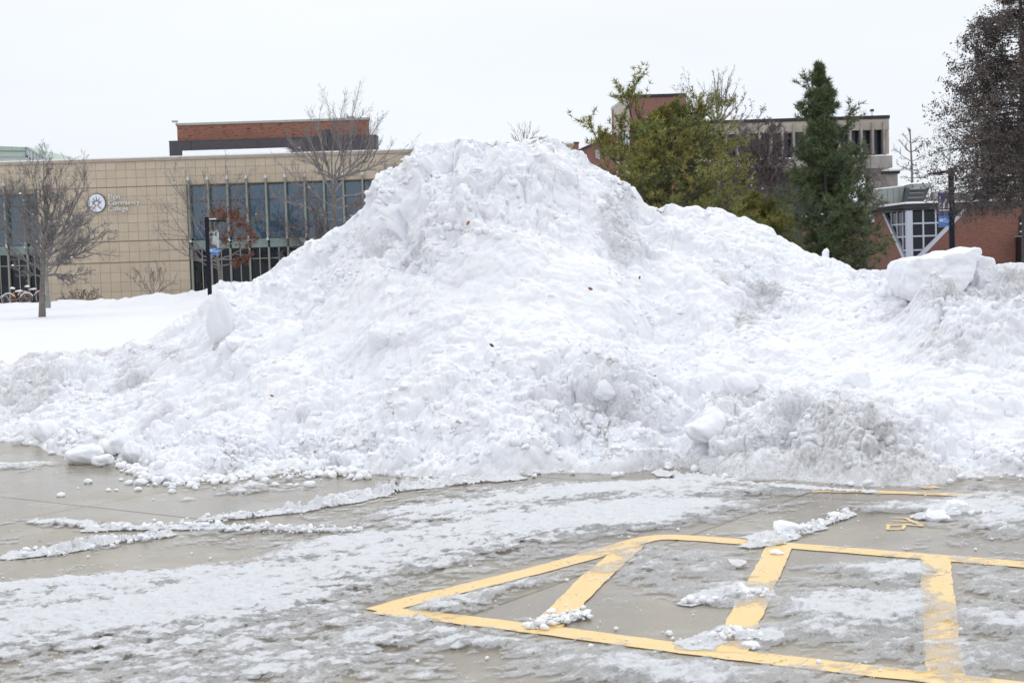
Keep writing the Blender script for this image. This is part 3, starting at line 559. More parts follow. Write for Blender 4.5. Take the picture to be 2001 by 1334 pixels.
# dead leaves stuck in the snow
M_leafdry = plain('dead_leaf', (.30, .14, .05), .7, var=.3, scale=40); M_leafred = plain('red_leaf', (.25, .09, .06), .7, var=.3, scale=40)
for px, py, w_, lab, mm in [(915,440,5,'curled brown leaf stuck high on the face of the pile',M_leafdry),(533,776,4,'orange brown leaf on the lower left of the pile',M_leafdry),(1153,568,5,'reddish leaf lying right of the middle of the pile',M_leafred),(961,678,5,'dark twisted leaf low in the middle of the pile',plain('dark_leaf', (.08, .06, .05), .7)),(1249,546,3.5,'thin dark leaf stem on the right of the pile',M_leafred)]:
    p = on_pile(px, py); s = p[1] / FPX; a = w_ * s; o_ = MB(p + np.array([0, -.05, .02]))
    vs = []
    for t in np.linspace(0, 1, 6):
        wd = a * .55 * math.sin(math.pi * (t * .9 + .05)); z0 = (t - .5) * 2 * a; cz = a * .35 * math.cos(t * 3)
        vs += [o_.o + (-wd, -cz, z0), o_.o + (0, -cz - a * .15, z0), o_.o + (wd, -cz, z0 + a * .1)]
    o_.add(vs, [(i * 3 + j, i * 3 + j + 1, i * 3 + j + 4, i * 3 + j + 3) for i in range(5) for j in (0, 1)])
    o = o_.build('leaf', mm); o.location = p + np.array([0, -.05, .02]); o.rotation_euler = (.3 + px % 3 * .3, (px * .37) % 3.1, px * .7 % 1.2 - .6); tag(o, lab, 'leaf')

# snowy lawn out to the horizon, with the ploughed bank at its back ----------
yl = np.concatenate([np.linspace(18, 60, 40), np.linspace(60.3, 84, 150), np.geomspace(84.5, 2500, 40)]); ul = np.linspace(-.85, .85, 400)
UL, YL = np.meshgrid(ul, yl); XL = UL * YL * np.where(YL > 100, 1 + (YL - 100) / 900, 1)
ZL = .26 + .05 * fbm(XL / 4, YL / 4, 600, 3) + .03 * fbm(XL / .9, YL / .9, 601, 3)
bankh = np.interp(XL, [-40, -27, -22, -19, -17, -14, -8, 20, 40], [.35, .45, .55, .72, .95, 1.25, 1.0, .6, .6])
bk = np.exp(-((YL - 77) / 2.2) ** 2); bp_ = np.clip(fbm(XL / 1.1, YL / 1.0, 610, 4) + .5, 0, 1) + .5 * clods(XL, YL, .9, 611) - .15
ZL = ZL * sstep(18, 19.8, YL) - .06 * (1 - sstep(18, 19.8, YL))
ZL += bk * (bankh - .2) * np.clip(.45 + bp_, .2, 1.6) * .8 + bk * .26 * clods(XL, YL, .55, 612)
ZL += np.exp(-((YL - 68.5) / 1.5) ** 2) * np.exp(-((XL + 21) / 9) ** 2) * .12 * bp_
i_ = np.arange(XL.size).reshape(XL.shape); Fl = np.stack([i_[:-1, :-1], i_[:-1, 1:], i_[1:, 1:], i_[1:, :-1]], -1).reshape(-1, 4)
tag(link('snowy_lawn', npmesh('snowy_lawn', np.stack([XL, YL, ZL], -1).reshape(-1, 3), Fl, M_lawn, True)), kind='structure')
mb = MB(); mb.add([(-3000, -300, -.1), (3000, -300, -.1), (3000, 4500, -.1), (-3000, 4500, -.1)], [(0, 1, 2, 3)])
tag(mb.build('ground', M_lawn), kind='structure')
# ================================================================== BUILDINGS
def XZ(px, py, Y): p = at(px, py, Y); return p[0], p[2]
def stone_mat():
    m, nt, b = mat('limestone'); g = N(nt, 'ShaderNodeNewGeometry').outputs['Position']; oi = N(nt, 'ShaderNodeObjectInfo').outputs['Random']
    c = mixc(nt, oi, (.47, .39, .295), (.52, .435, .33)); c = mixc(nt, rng_n(nt, noise(nt, g, 2.2, 6.0, .6), .4, .75, 0, .45), c, (.41, .36, .29))
    nt.links.new(c, b.inputs['Base Color']); b.inputs['Roughness'].default_value = .8; return m
def brick_mat(name, c1, c2, mortar, w=.22, h=.075, dark=0.0):
    m, nt, b = mat(name); g = N(nt, 'ShaderNodeNewGeometry'); sx = N(nt, 'ShaderNodeSeparateXYZ'); nt.links.new(g.outputs['Position'], sx.inputs[0])
    cx = N(nt, 'ShaderNodeCombineXYZ'); nt.links.new(math_n(nt, 'ADD', sx.outputs['X'], sx.outputs['Y']), cx.inputs[0]); nt.links.new(sx.outputs['Z'], cx.inputs[1])
    t = N(nt, 'ShaderNodeTexBrick'); nt.links.new(cx.outputs[0], t.inputs['Vector']); t.inputs['Scale'].default_value = 1.0
    t.inputs['Brick Width'].default_value = w; t.inputs['Row Height'].default_value = h; t.inputs['Mortar Size'].default_value = .010; t.inputs['Bias'].default_value = -.1
    t.inputs['Color1'].default_value = (*c1, 1); t.inputs['Color2'].default_value = (*c2, 1); t.inputs['Mortar'].default_value = (*mortar, 1)
    c = mixc(nt, rng_n(nt, noise(nt, g.outputs['Position'], .8, 6.0, .6), .3, .8, 0, .35), t.outputs['Color'], tuple(q * .6 for q in c1))
    if dark:
        mp_ = N(nt, 'ShaderNodeMapping'); mp_.inputs['Scale'].default_value = (2.2, 13, 1); nt.links.new(cx.outputs[0], mp_.inputs[0])
        c = mixc(nt, rng_n(nt, noise(nt, mp_.outputs[0], 1.0, 1.0), .60, .66, 0, dark), c, (.05, .04, .04))
    nt.links.new(c, b.inputs['Base Color']); b.inputs['Roughness'].default_value = .85
    bp = N(nt, 'ShaderNodeBump', Strength=.5, Distance=.01); bp.invert = True; nt.links.new(t.outputs['Fac'], bp.inputs['Height']); nt.links.new(bp.outputs[0], b.inputs['Normal']); return m
def glass_mat(name, tint, ior, trans):
    m, nt, b = mat(name); b.inputs['Base Color'].default_value = (*tint, 1); b.inputs['Roughness'].default_value = .03; b.inputs['IOR'].default_value = ior
    tr = N(nt, 'ShaderNodeBsdfTransparent'); tr.inputs[0].default_value = (.75, .88, .95, 1); ms = N(nt, 'ShaderNodeMixShader'); ms.inputs[0].default_value = trans
    nt.links.new(b.outputs[0], ms.inputs[1]); nt.links.new(tr.outputs[0], ms.inputs[2]); nt.links.new(ms.outputs[0], nt.nodes['Material Output'].inputs[0])
    g = N(nt, 'ShaderNodeNewGeometry').outputs['Position']; bp = N(nt, 'ShaderNodeBump', Strength=.05, Distance=.05); nt.links.new(noise(nt, g, .8, 2.0), bp.inputs['Height']); nt.links.new(bp.outputs[0], b.inputs['Normal']); return m
M_stone = stone_mat(); M_joint = plain('stone_joint', (.34, .275, .20), .9)
M_glU = glass_mat('upper_glass', (.05, .115, .18), 2.2, .35); M_glL = glass_mat('lower_glass', (.012, .015, .022), 1.5, .35)  # sky reflection put into the upper tint, dark reflected surroundings into the lower
M_alu = plain('bronze_green_metal', (.26, .27, .23), .45, .3); M_aludk = plain('dark_mullion', (.06, .065, .07), .5); M_span = plain('green_spandrel', (.19, .25, .23), .35, var=.2)
M_steel = plain('brushed_steel', (.62, .63, .64), .3, .8)
FA = 90.0
hall = empty('college_hall', (-20, FA, 0), 'long beige limestone hall with tall glass walls and vertical fins behind the snowy lawn', 'building')
def MBh(): return MB((-20, FA, 0))
L0, L1, R0, R1, TOP = -29.62, -20.2, -44.0, 1.5, 9.05
m_ = MBh()
m_.box(L0, L1, FA + .06, FA + .5, 0, TOP); m_.box(R0, L0, FA + .06, FA + .5, 7.22, TOP); m_.box(L1, R1, FA + .06, FA + .5, 7.46, TOP)
m_.box(R0, R1, FA + 9, FA + 9.4, 0, TOP); m_.box(R0 - .4, R0, FA + .06, FA + 9.4, 0, TOP); m_.box(R1, R1 + .4, FA + .06, FA + 9.4, 0, TOP)
m_.build('backing_wall', M_joint, hall)
MBh().box(R0 - .5, R1 + .5, FA - .09, FA + 9.5, TOP + .002, TOP + .19).build('coping', plain('coping_stone', (.36, .31, .25), .7), hall)
MBh().box(R0 - .4, R1 + .4, FA + .0, FA + 9.4, TOP + .192, TOP + .27).build('roof_snow', M_sn, hall)
m_ = MBh(); m_.box(R0, R1, FA + .6, FA + 9, 3.45, 3.8); m_.box(R0, R1, FA + .6, FA + 9, 7.5, 7.7); m_.box(R0, R1, FA + .6, FA + 9, .0, .1)
m_.build('floor_slab', plain('interior_slab', (.35, .36, .37), .8), hall)
MBh().box(R0, R1, FA + 7.0, FA + 7.1, .1, 7.5).build('interior_wall', plain('interior_wall', (.13, .16, .20), .8, var=.3, scale=.5), hall)
m_ = MBh()
for x in (-15.1, -8.8, -31.5, -37): m_.tube([(x, FA + 1.6, 0.1), (x, FA + 1.6, 7.5)], .32, 14)
m_.build('interior_columns', plain('interior_column', (.78, .78, .76), .6), hall, True)
rows = [(7.485, 8.02), (8.02, 8.535), (8.535, 9.05)] + [(4.09 + .5583 * k, 4.09 + .5583 * (k + 1)) for k in range(6)] + [(2.76, 3.40), (3.40, 4.03)] + [(2.70 - .6 * (k + 1), 2.70 - .6 * k) for k in range(4)] + [(0, .3)]
pan = []
nc_ = 15; cw = (L1 - L0) / nc_
for (z0, z1) in rows: pan += [(L0 + cw * k, L0 + cw * (k + 1), z0, z1) for k in range(nc_)]
for (z0, z1) in rows[:3]:
    pan += [(L1 + cw * k, L1 + cw * (k + 1), max(z0, 7.5), z1) for k in range(34)]
    pan += [(L0 - cw * (k + 1), L0 - cw * k, max(z0, 7.26), z1) for k in range(22)]
def seen(p):
    px, py = proj(np.array((p[0] + p[1]) / 2), np.array(FA), np.array((p[2] + p[3]) / 2)); return -10 < px < 812 and py < 600 and p[3] > .5
pan.sort(key=lambda p: (not seen(p), -p[3])); cache = {}; rest = MBh()
def panel_mesh(wd, ht):
    k = (round(wd, 3), round(ht, 3))
    if k not in cache:
        j = .006; b_ = .006; x, z = wd / 2 - j, ht / 2 - j; q = MB()
        q.add([(-x, .05, -z), (x, .05, -z), (x, .05, z), (-x, .05, z), (-x, b_, -z), (x, b_, -z), (x, b_, z), (-x, b_, z), (-x + b_, 0, -z + b_), (x - b_, 0, -z + b_), (x - b_, 0, z - b_), (-x + b_, 0, z - b_)],
              [(0, 3, 2, 1), (8, 9, 10, 11)] + [(i + 4 * l, (i + 1) % 4 + 4 * l, (i + 1) % 4 + 4 * l + 4, i + 4 * l + 4) for l in (0, 1) for i in range(4)])
        cache[k] = q.mesh('stone_panel', M_stone)
    return cache[k]
for i, (x0, x1, z0, z1) in enumerate(pan):
    if i < 300: link('stone_panel', panel_mesh(x1 - x0, z1 - z0), hall, ((x0 + x1) / 2 + 20, rnd.uniform(-.006, .006), (z0 + z1) / 2))
    else: rest.box(x0 + .011, x1 - .011, FA, FA + .05, z0 + .011, z1 - .011)
tag(rest.build('stone_panels_beyond', M_stone, hall), kind='stuff')
# curtain walls
FS = 1.2145
def curtain(x0, x1, ztop, fins):
    xs = [x0] + [f for f in fins if x0 + .15 < f < x1 - .15] + [x1]
    MBh().box(x0, x1, FA + .10, FA + .22, ztop - .07, ztop).build('window_head', M_aludk, hall); MBh().box(x0, x0 + .06, FA + .10, FA + .22, 0, ztop - .07).build('window_jamb', M_aludk, hall)
    MBh().box(x1 - .06, x1, FA + .10, FA + .22, 0, ztop - .07).build('window_jamb', M_aludk, hall)
    for a, b in zip(xs[:-1], xs[1:]):
        MBh().box(a + .07, b - .07, FA + .12, FA + .2, 3.42, 3.98).build('spandrel_panel', M_span, hall)
        for (z0, z1, mm) in ((.12, 2.70, M_glL), (2.76, 3.40, M_glL), (4.02, 6.42, M_glU), (6.46, ztop - .08, M_glU)):
            MBh().box(a + .065, b - .065, FA + .15, FA + .17, z0, z1).build('pane', mm, hall)
        MBh().box(a + .07, b - .07, FA + .13, FA + .21, 2.70, 2.76).build('transom', M_alu, hall); MBh().box(a + .07, b - .07, FA + .13, FA + .21, 6.42, 6.46).build('transom', M_aludk, hall)
        MBh().box((a + b) / 2 - .03, (a + b) / 2 + .03, FA + .08, FA + .148, .12, 3.4).build('mullion', M_alu, hall)
def fin(x):
    f = MBh(); f.prism([(x - .07, FA - .35, 4.1), (x + .07, FA - .35, 4.1), (x + .045, FA - .35, 7.75), (x - .045, FA - .35, 7.75)], (0, .55, 0)); f = f.build('fin', M_alu, hall)
    c = MBh(); c.add([(x - .11, FA - .40, 3.86), (x + .11, FA - .40, 3.86), (x + .02, FA - .40, 4.099), (x - .02, FA - .40, 4.099), (x - .11, FA - .2, 3.86), (x + .11, FA - .2, 3.86), (x + .02, FA - .2, 4.099), (x - .02, FA - .2, 4.099)], [(0, 1, 2, 3), (7, 6, 5, 4), (0, 4, 5, 1), (3, 2, 6, 7), (1, 5, 6, 2), (0, 3, 7, 4)])
    c.build('fin_cap', M_steel, f); c = MBh()
    c.add([(x - .10, FA - .40, 7.752), (x + .10, FA - .40, 7.752), (x, FA - .40, 8.02), (x - .10, FA - .2, 7.752), (x + .10, FA - .2, 7.752), (x, FA - .2, 8.02)], [(0, 1, 2), (5, 4, 3), (0, 3, 4, 1), (1, 4, 5, 2), (0, 2, 5, 3)])
    c.build('fin_cap', M_steel, f)
    MBh().box(x - .055, x + .055, FA - .12, FA + .12, 0, 3.42).build('mullion', M_alu, hall)
f0 = at(371.5, 400, FA)[0]
finsR = [f0 + FS * k for k in range(15)]; finsL = [at(13, 420, FA)[0] + FS * k for k in range(-8, 2)]
curtain(L1, R1, 7.44, finsR); curtain(R0, L0, 7.2, finsL)
for x in finsR: fin(x)
for x in finsL: fin(x)
lb = at(496, 399, FA + 1.0); MBh().box(lb[0] - .12, lb[0] + .12, FA + .9, FA + 1.0, lb[2] - .1, lb[2] + .1).build('exit_light', plain('pale_box', (.85, .88, .6), .5), hall)

# name sign on the stone
sg = empty('wall_sign', (at(190, 397, FA)[0], FA - .1, at(190, 397, FA)[2]), 'round tree emblem and raised pale letters spelling Elgin Community College on the beige wall', 'sign')
so_ = np.array(sg.location); M_sil = plain('sign_silver', (.70, .74, .82), .35, .2); M_dk = plain('sign_dark', (.10, .09, .10), .5); M_brz = plain('sign_bronze', (.34, .29, .24), .5)
def disk(r, y0, y1, n=36, ex=1.06):
    q = MB(); return q.prism([(r * math.cos(2 * math.pi * k / n), y0, r * ex * math.sin(2 * math.pi * k / n)) for k in range(n)], (0, y1 - y0, 0))
disk(.575, -.02, .04).build('rim', M_dk, sg); disk(.525, -.05, -.0201).build('disc', M_sil, sg)
sp_ = MB()
for a, l in ((-62, .40), (-32, .44), (0, .46), (32, .44), (62, .40)):
    s_, c_ = math.sin(R_(a)), math.cos(R_(a)); bx, bz = .16 * s_, -.02 + .1 * c_; tx, tz = l * s_, .0 + l * c_ - .05 * (abs(a) > 50)
    sp_.prism([(bx - c_ * .045, -.07, bz + s_ * .045), (bx + c_ * .045, -.07, bz - s_ * .045), (tx, -.07, tz)], (0, .019, 0))
sp_.build('rays', M_dk, sg)
tk = MB()
for s_ in (-1, 1):
    pts = [(s_ * .20, .10), (s_ * .03, -.10), (s_ * .03, -.20), (s_ * .22, -.38), (s_ * .36, -.37), (s_ * .10, -.14), (s_ * .30, -.02)]
    P3 = [(x, -.068, z) for x, z in pts]; tk.prism(P3 if s_ < 0 else P3[::-1], (0, .017, 0))
tk.build('trunk_shape', M_brz, sg)
def letters(txt, x, z, size, parent, m, ext=.02, y=0.0, sx=1.0):
    cv = bpy.data.curves.new('t', 'FONT'); cv.body = 'n'; o = bpy.data.objects.new('t', cv); COL.objects.link(o); cur = x
    for ch in txt:
        cv.body = ch; cv.size = size; cv.extrude = ext; cv.offset = size * .004; dg = bpy.context.evaluated_depsgraph_get(); dg.update(); me = bpy.data.meshes.new_from_object(o.evaluated_get(dg)); wd = .62
        if len(me.vertices):
            V = np.array([v.co[:] for v in me.vertices]); w0, w1 = V[:, 0].min(), V[:, 0].max(); wd = w1 - w0 + size * .07
            W = np.stack([(V[:, 0] - w0) * sx, -V[:, 2], V[:, 1]], 1)
            for v, c in zip(me.vertices, W): v.co = c
            me.materials.clear(); me.materials.append(m); l = link('letter', me, parent, (cur, y, z))
            cur += wd * sx
        else: cur += size * .3
    bpy.data.objects.remove(o)
M_let = plain('letter_white', (.66, .67, .66), .4)
for k, tx_t in enumerate(('Elgin', 'Community', 'College')):
    p = at(213, 389.5 + 11.4 * k, FA); letters(tx_t, p[0] - so_[0], p[2] - so_[2], .42, sg, M_let, .035, -.02, 1.0)

# brick penthouse with dark metal band behind the hall
YB = 106.0; ph = empty('brick_penthouse', (at(530, 250, YB)[0], YB, 8), 'red brick rooftop block above a charcoal metal band, rising behind the beige hall', 'building')
M_brkB = brick_mat('mottled_red_brick', (.36, .15, .10), (.27, .11, .075), (.26, .2, .17), .40, .14, .9); M_char = plain('charcoal_metal', (.075, .068, .08), .5, .2); M_cop = plain('pale_coping', (.42, .40, .38), .6)
def MP(): return MB(tuple(ph.location))
xa, za = XZ(345.5, 240, YB); xb, zb = XZ(721, 232, YB); _, zc = XZ(345.5, 275, YB); zt = (za + zb) / 2 - .15
bxp = lambda x0, x1, y, z0, z1: MP().prism([(x0, y, z0), (x1, y, z0), (x1, y, z1), (x0, y, z1)], (-1.15, 9, 0))
bxp(xa, xb, YB, zc - .3, zt).build('brick_wall', M_brkB, ph); bxp(xa - .08, xb + .08, YB - .08, zt + .002, zt + .17).build('coping', M_cop, ph)
xc, zd = XZ(330, 278, YB - 2); xd, ze = XZ(735.5, 266, YB - 2); zt2 = (zd + ze) / 2
for a, b in ((330, 373), (373, 504), (504, 640), (640, 735.5)):
    x0, x1 = XZ(a, 280, YB - 2)[0], XZ(b, 280, YB - 2)[0]; MP().box(x0 + .015, x1 - .015, YB - 2, YB - .003, 6, zt2).build('metal_panel', M_char, ph)
bxp(xc, xd, YB - 1.9, 5.9, zt2 - .04).build('metal_body', M_char, ph); MP().box(xc, xd, YB - 2.02, YB - .1, zt2 + .002, zt2 + .10).build('metal_cap', M_aludk, ph)
x0, z0 = XZ(629, 266, YB); x1, z1 = XZ(649, 253, YB); MP().box(x0, x1, YB - .1, YB - .004, z0 - .2, z1).build('vent_door', M_char, ph)
x0, z0 = XZ(342, 240, YB); MP().box(x0 - .15, x0 + .25, YB - .4, YB - .1, z0 - .0, z0 + .12).build('roof_camera', M_cop, ph)
x0, _ = XZ(690, 232, YB); MP().box(x0 - .5, x0 + .1, YB - .1, YB + .3, zt + .18, zt + .30).build('roof_fixture', M_cop, ph)
x0, z0 = XZ(364, 299, 100); x1, _ = XZ(566, 297, 100); MP().box(x0, x1, 98.8, 101, z0 - 1, z0 + .05).build('snowy_ledge', M_sn, ph)
# pale building with green roof edge, far left
YC = 125.0; gb = empty('green_roofed_hall', (at(30, 300, YC)[0], YC, 6), 'pale hall with a sage green roof band and glazed slanted end, far left behind', 'building')
def MG(): return MB(tuple(gb.location))
M_sage = plain('sage_metal', (.36, .45, .39), .5); M_pale = plain('pale_wall', (.60, .60, .60), .8)
def poly(px, Y): return [at(a, b, Y) for a, b in px]
MG().prism(poly([(-60, 306), (49, 306.5), (49, 287.5), (-60, 284)][::1], YC), (0, 12, 0)).build('roof_band', M_sage, gb); MG().prism(poly([(-60, 295.2), (49, 296.2), (49, 295.4), (-60, 294.4)], YC - .05), (0, .04, 0)).build('seam', M_aludk, gb)
MG().prism(poly([(-60, 350), (75, 350), (75, 322), (52, 307.5), (-60, 306.8)], YC + .4), (0, 11, 0)).build('wall', M_pale, gb)
MG().prism(poly([(49.5, 300), (49.5, 287.5), (53, 288.2), (99, 315), (99, 330), (80, 330)], YC + .2), (.3, 11, 0)).build('slanted_end', plain('frosted_glazing', (.50, .56, .57), .3, var=.3, scale=1.5), gb)
MG().prism(poly([(49, 287.2), (53, 286.8), (100, 314.6), (98, 316.5), (52, 289.2)], YC), (.3, 11, 0)).build('slanted_edge', M_sage, gb)
for k in range(6):
    a = 55 + k * 6.5; MG().prism(poly([(a, 312 + k * 2), (a, 291.8 + k * 3.7), (a + 1.2, 292.4 + k * 3.7), (a + 1.2, 312.5 + k * 2)], YC + .1), (0, .09, 0)).build('glazing_bar', M_pale, gb)

# tower and concrete wing
YT_ = 120.0; tw = empty('campus_tower', (at(1280, 300, YT_)[0], YT_, 0), 'tall red brick stair tower with a dark roof edge behind the yellowish pine', 'building')
def MT(): return MB(tuple(tw.location))
M_brk = brick_mat('red_brick', (.27, .105, .08), (.21, .08, .065), (.28, .22, .19)); M_conc2 = plain('beige_concrete', (.44, .40, .335), .85, var=.12, scale=.8); M_concg = plain('weathered_concrete', (.33, .305, .285), .85, var=.25, scale=1.2); M_roof = plain('roof_edge', (.045, .042, .046), .85, spec=.2)
x0, z0 = XZ(1229, 192, YT_); x1, _ = XZ(1341, 192, YT_); xw, _ = XZ(1210, 200, YT_)
MT().box(x0, x1, YT_, YT_ + 9, 0, z0).build('brick_shaft', M_brk, tw)
MT().box(x0 - .05, x1 + .05, YT_ - .06, YT_ + 9, z0 + .002, z0 + .26).build('roof_edge', M_roof, tw)
bz = 9.0; lf = lambda z0_, z1_, t0, t1, d=.12: [(x0 - .003 + (xw - x0) * t0, YT_ + bz * t0, z0_), (x0 - .003 + (xw - x0) * t1, YT_ + bz * t1, z0_), (x0 - .003 + (xw - x0) * t1, YT_ + bz * t1, z1_), (x0 - .003 + (xw - x0) * t0, YT_ + bz * t0, z1_)][::-1]
MT().prism(lf(0, z0, .86, 1.0), (.5, .05, 0)).build('side_pier', M_brk, tw); MT().prism(lf(z0 - 2.6, z0 - .02, 0, .86), (.5, .05, 0)).build('side_wall', M_conc2, tw)
MT().prism(lf(0, z0 - 2.6, .0, .86), (.9, .05, 0)).build('side_recess', M_concg, tw); MT().prism(lf(z0 + .005, z0 + .28, -.01, 1.03), (.6, .05, 0)).build('side_roof_edge', M_cop, tw)
for t in (.12, .42, .68):
    f = MT().prism(lf(z0 - 6.2, z0 - 2.7, t - .09, t + .1), (-.05, .0, 0)).build('window', M_sil, tw)
    MT().prism([np.array(q) + (-.06, 0, 0) for q in lf(z0 - 6, z0 - 2.9, t - .03, t + .05)], (-.02, 0, 0)).build('pane', M_glU, f)
for (a, b, c, d) in ((1240, 262, 1245, 300), (1262, 228, 1266, 262)):
    X0, Z1 = XZ(a, b, YT_); X1, Z0 = XZ(c, d, YT_); MT().box(X0, X1, YT_ - .05, YT_ - .004, Z0, Z1).build('slot_window', M_sil, tw)
wg = empty('concrete_wing', (at(1600, 300, YT_)[0], YT_, 0), 'beige concrete upper storey with tall dark windows between pale fins, behind the pines', 'building')
def MW(): return MB(tuple(wg.location))
X0 = x1 + .05; X1, _ = XZ(1737, 226, YT_); _, Zt = XZ(1600, 229.5, YT_); Zf = Zt - .28; _, Zw1 = XZ(1600, 257, YT_); _, Zw0 = XZ(1730, 305, YT_); _, Zp = XZ(1740, 328, YT_)
MW().box(X0, X1 + .06, YT_ - .08, YT_ + 14, Zf + .002, Zt).build('roof_edge', M_roof, wg); MW().box(X0, X1, YT_, YT_ + 14, Zw1, Zf).build('fascia_wall', M_conc2, wg)
MW().box(X0, X1 - .3, YT_ + .8, YT_ + 13.8, Zw0 - .2, Zw1 - .002).build('window_wall', M_aludk, wg); MW().box(X1 - .26, X1, YT_ + .1, YT_ + 13.8, Zw0, Zw1 - .003).build('end_pier', M_conc2, wg)
MW().box(X0, X1 + .12, YT_ - .4, YT_ + 14, Zp, Zw0).build('parapet', M_concg, wg)
q = MW(); xx_ = np.linspace(X0, X1 + .1, 60); zz_ = .10 + .28 * np.clip(fbm(xx_ / 1.6, xx_ * 0, 5, 3) + .15, 0, 1)
q.add([(x, YT_ - .38, Zw0 + .002) for x in xx_] + [(x, YT_ - .2, Zw0 + z) for x, z in zip(xx_, zz_)] + [(x, YT_ + .75, Zw0 + z * .8) for x, z in zip(xx_, zz_)], [(i + 60 * l, i + 1 + 60 * l, i + 61 + 60 * l, i + 60 + 60 * l) for l in (0, 1) for i in range(59)]); q.build('ledge_snow', M_sn, wg, True)
fx = at(1682.5, 280, YT_)[0]; fs = 21.9 * YT_ / FPX; k = 0
M_win2 = glass_mat('wing_glass', (.02, .028, .045), 1.45, .0)
fxs = [fx + fs * k for k in range(-17, 4) if X0 + .3 < fx + fs * k < X1 - .2]
for x in fxs: MW().box(x - .085, x + .085, YT_ - .32, YT_ + .35, Zw0 + .01 if x > fxs[-4] + .1 else Zw0 - .5, Zw1 + .62).build('fin', M_concg, wg)
for a, b in zip([X0] + fxs, fxs + [X1 - .26]):
    if b - a > .3: MW().box(a + .09, b - .09, YT_ + .72, YT_ + .79, Zw0 + .05, Zw1 - .05).build('pane', M_win2, wg)
a, _ = XZ(1703, 340, YT_); b, _ = XZ(1722, 340, YT_); MW().box(a, b, YT_ + .2, YT_ + 1.6, 0, Zp - .002).build('column', M_concg, wg)
MW().box(X0, a - 1.2, YT_ + 3, YT_ + 12, 0, Zp - .002).build('lower_storey', M_aludk, wg)
a, z_ = XZ(1719, 335, YT_ + 4); b, _ = XZ(1754, 335, YT_ + 4); MW().box(a, b, YT_ + 4, YT_ + 9, 0, z_ - .25).build('annex_wall', M_concg, wg); MW().box(a - .1, b + .15, YT_ + 3.8, YT_ + 9.2, z_ - .248, z_).build('annex_roof_edge', M_roof, wg); MW().box(a - .1, b + .15, YT_ + 3.8, YT_ + 9.2, z_ + .002, z_ + .14).build('annex_snow', M_sn, wg)
a, z_ = XZ(1707, 224, YT_); q = MW(); q.tube([(a, YT_ + .5, Zt), (a, YT_ + .5, Zt + .48)], .03, 6); q.box(a - .14, a + .14, YT_ + .35, YT_ + .65, Zt + .40, Zt + .58); q.build('roof_floodlight', M_aludk, wg)
a, _ = XZ(1630, 220, YT_); b, _ = XZ(1655, 220, YT_); MW().prism([(a, YT_ + 3, Zt), (b + .2, YT_ + 3, Zt), (b - .3, YT_ + 3, Zt + .42), (a + .1, YT_ + 3, Zt + .46)], (0, 2, 0)).build('roof_hatch', M_sil, wg)
# small brick pieces between pile and pine
YE = 112.0; lw = empty('low_brick_wing', (at(1160, 300, YE)[0], YE, 0), 'low red brick wing with a sloping roof edge showing between the summit and the pine', 'building')
def ME(): return MB(tuple(lw.location))
ME().prism(poly([(1129, 400), (1205, 400), (1215, 400), (1215, 262), (1208, 258), (1168, 277), (1129, 295.5)], YE), (.5, 8, 0)).build('brick_gable', M_brk, lw)
ME().prism(poly([(1128, 297.5), (1209, 259.5), (1209, 256), (1128, 294)], YE - .15), (0, 8, 0)).build('roof_edge', M_roof, lw); ME().prism(poly([(1128, 293.6), (1150, 283.6), (1150, 282.2), (1130, 291)], YE - .1), (0, 8, 0)).build('edge_snow', M_sn, lw)
ME().prism(poly([(1205, 350), (1211.5, 350), (1209.8, 258), (1205, 257)], YE - .3), (0, .2, 0)).build('pale_downpipe', plain('pinkish_metal', (.50, .40, .38), .6), lw)
for k in range(7): ME().prism(poly([(1163.5, 293 + k * 2.4), (1172, 297 + k * 2.4), (1172, 296 + k * 2.4), (1163.5, 292 + k * 2.4)], YE - .2), (0, .15, 0)).build('louvre_slat', M_sil, lw)
YE2 = 116.0; bx = empty('brick_block', (at(1110, 300, YE2)[0], YE2, 0), 'small flat-topped brick block just right of the summit of the pile', 'building')
MB(tuple(bx.location)).prism(poly([(1060, 400), (1131, 400), (1131, 279.5), (1060, 280.5)], YE2), (0, 6, 0)).build('brick_wall', M_brk, bx); MB(tuple(bx.location)).prism(poly([(1059, 280.4), (1132, 279.4), (1132, 277.3), (1059, 278.3)], YE2 - .1), (0, 6.2, 0)).build('coping', M_roof, bx)
YE3 = 100.0; vt = empty('vent_stack', (at(1111, 300, YE3)[0], YE3, 0), 'tan roof vent capped with snow before the small brick block', 'vent')
a, z_ = XZ(1099, 281, YE3); b, _ = XZ(1122, 286, YE3); c_ = tuple(vt.location)
MB(c_).box(a + .12, b - .12, YE3 + .1, YE3 + 1.1, 0, z_ - .12).build('shaft', plain('tan_metal', (.42, .38, .25), .6), vt); MB(c_).box(a, b, YE3, YE3 + 1.2, z_ - .118, z_).build('cap', plain('tan_cap', (.36, .34, .27), .6), vt)
q = MB(c_); q.prism([(a, YE3, z_ + .002), (b, YE3, z_ + .002), (b - .08, YE3, z_ + .10), (a + .10, YE3, z_ + .13)], (0, 1.2, 0)); q.build('snow_cap', M_sn, vt)

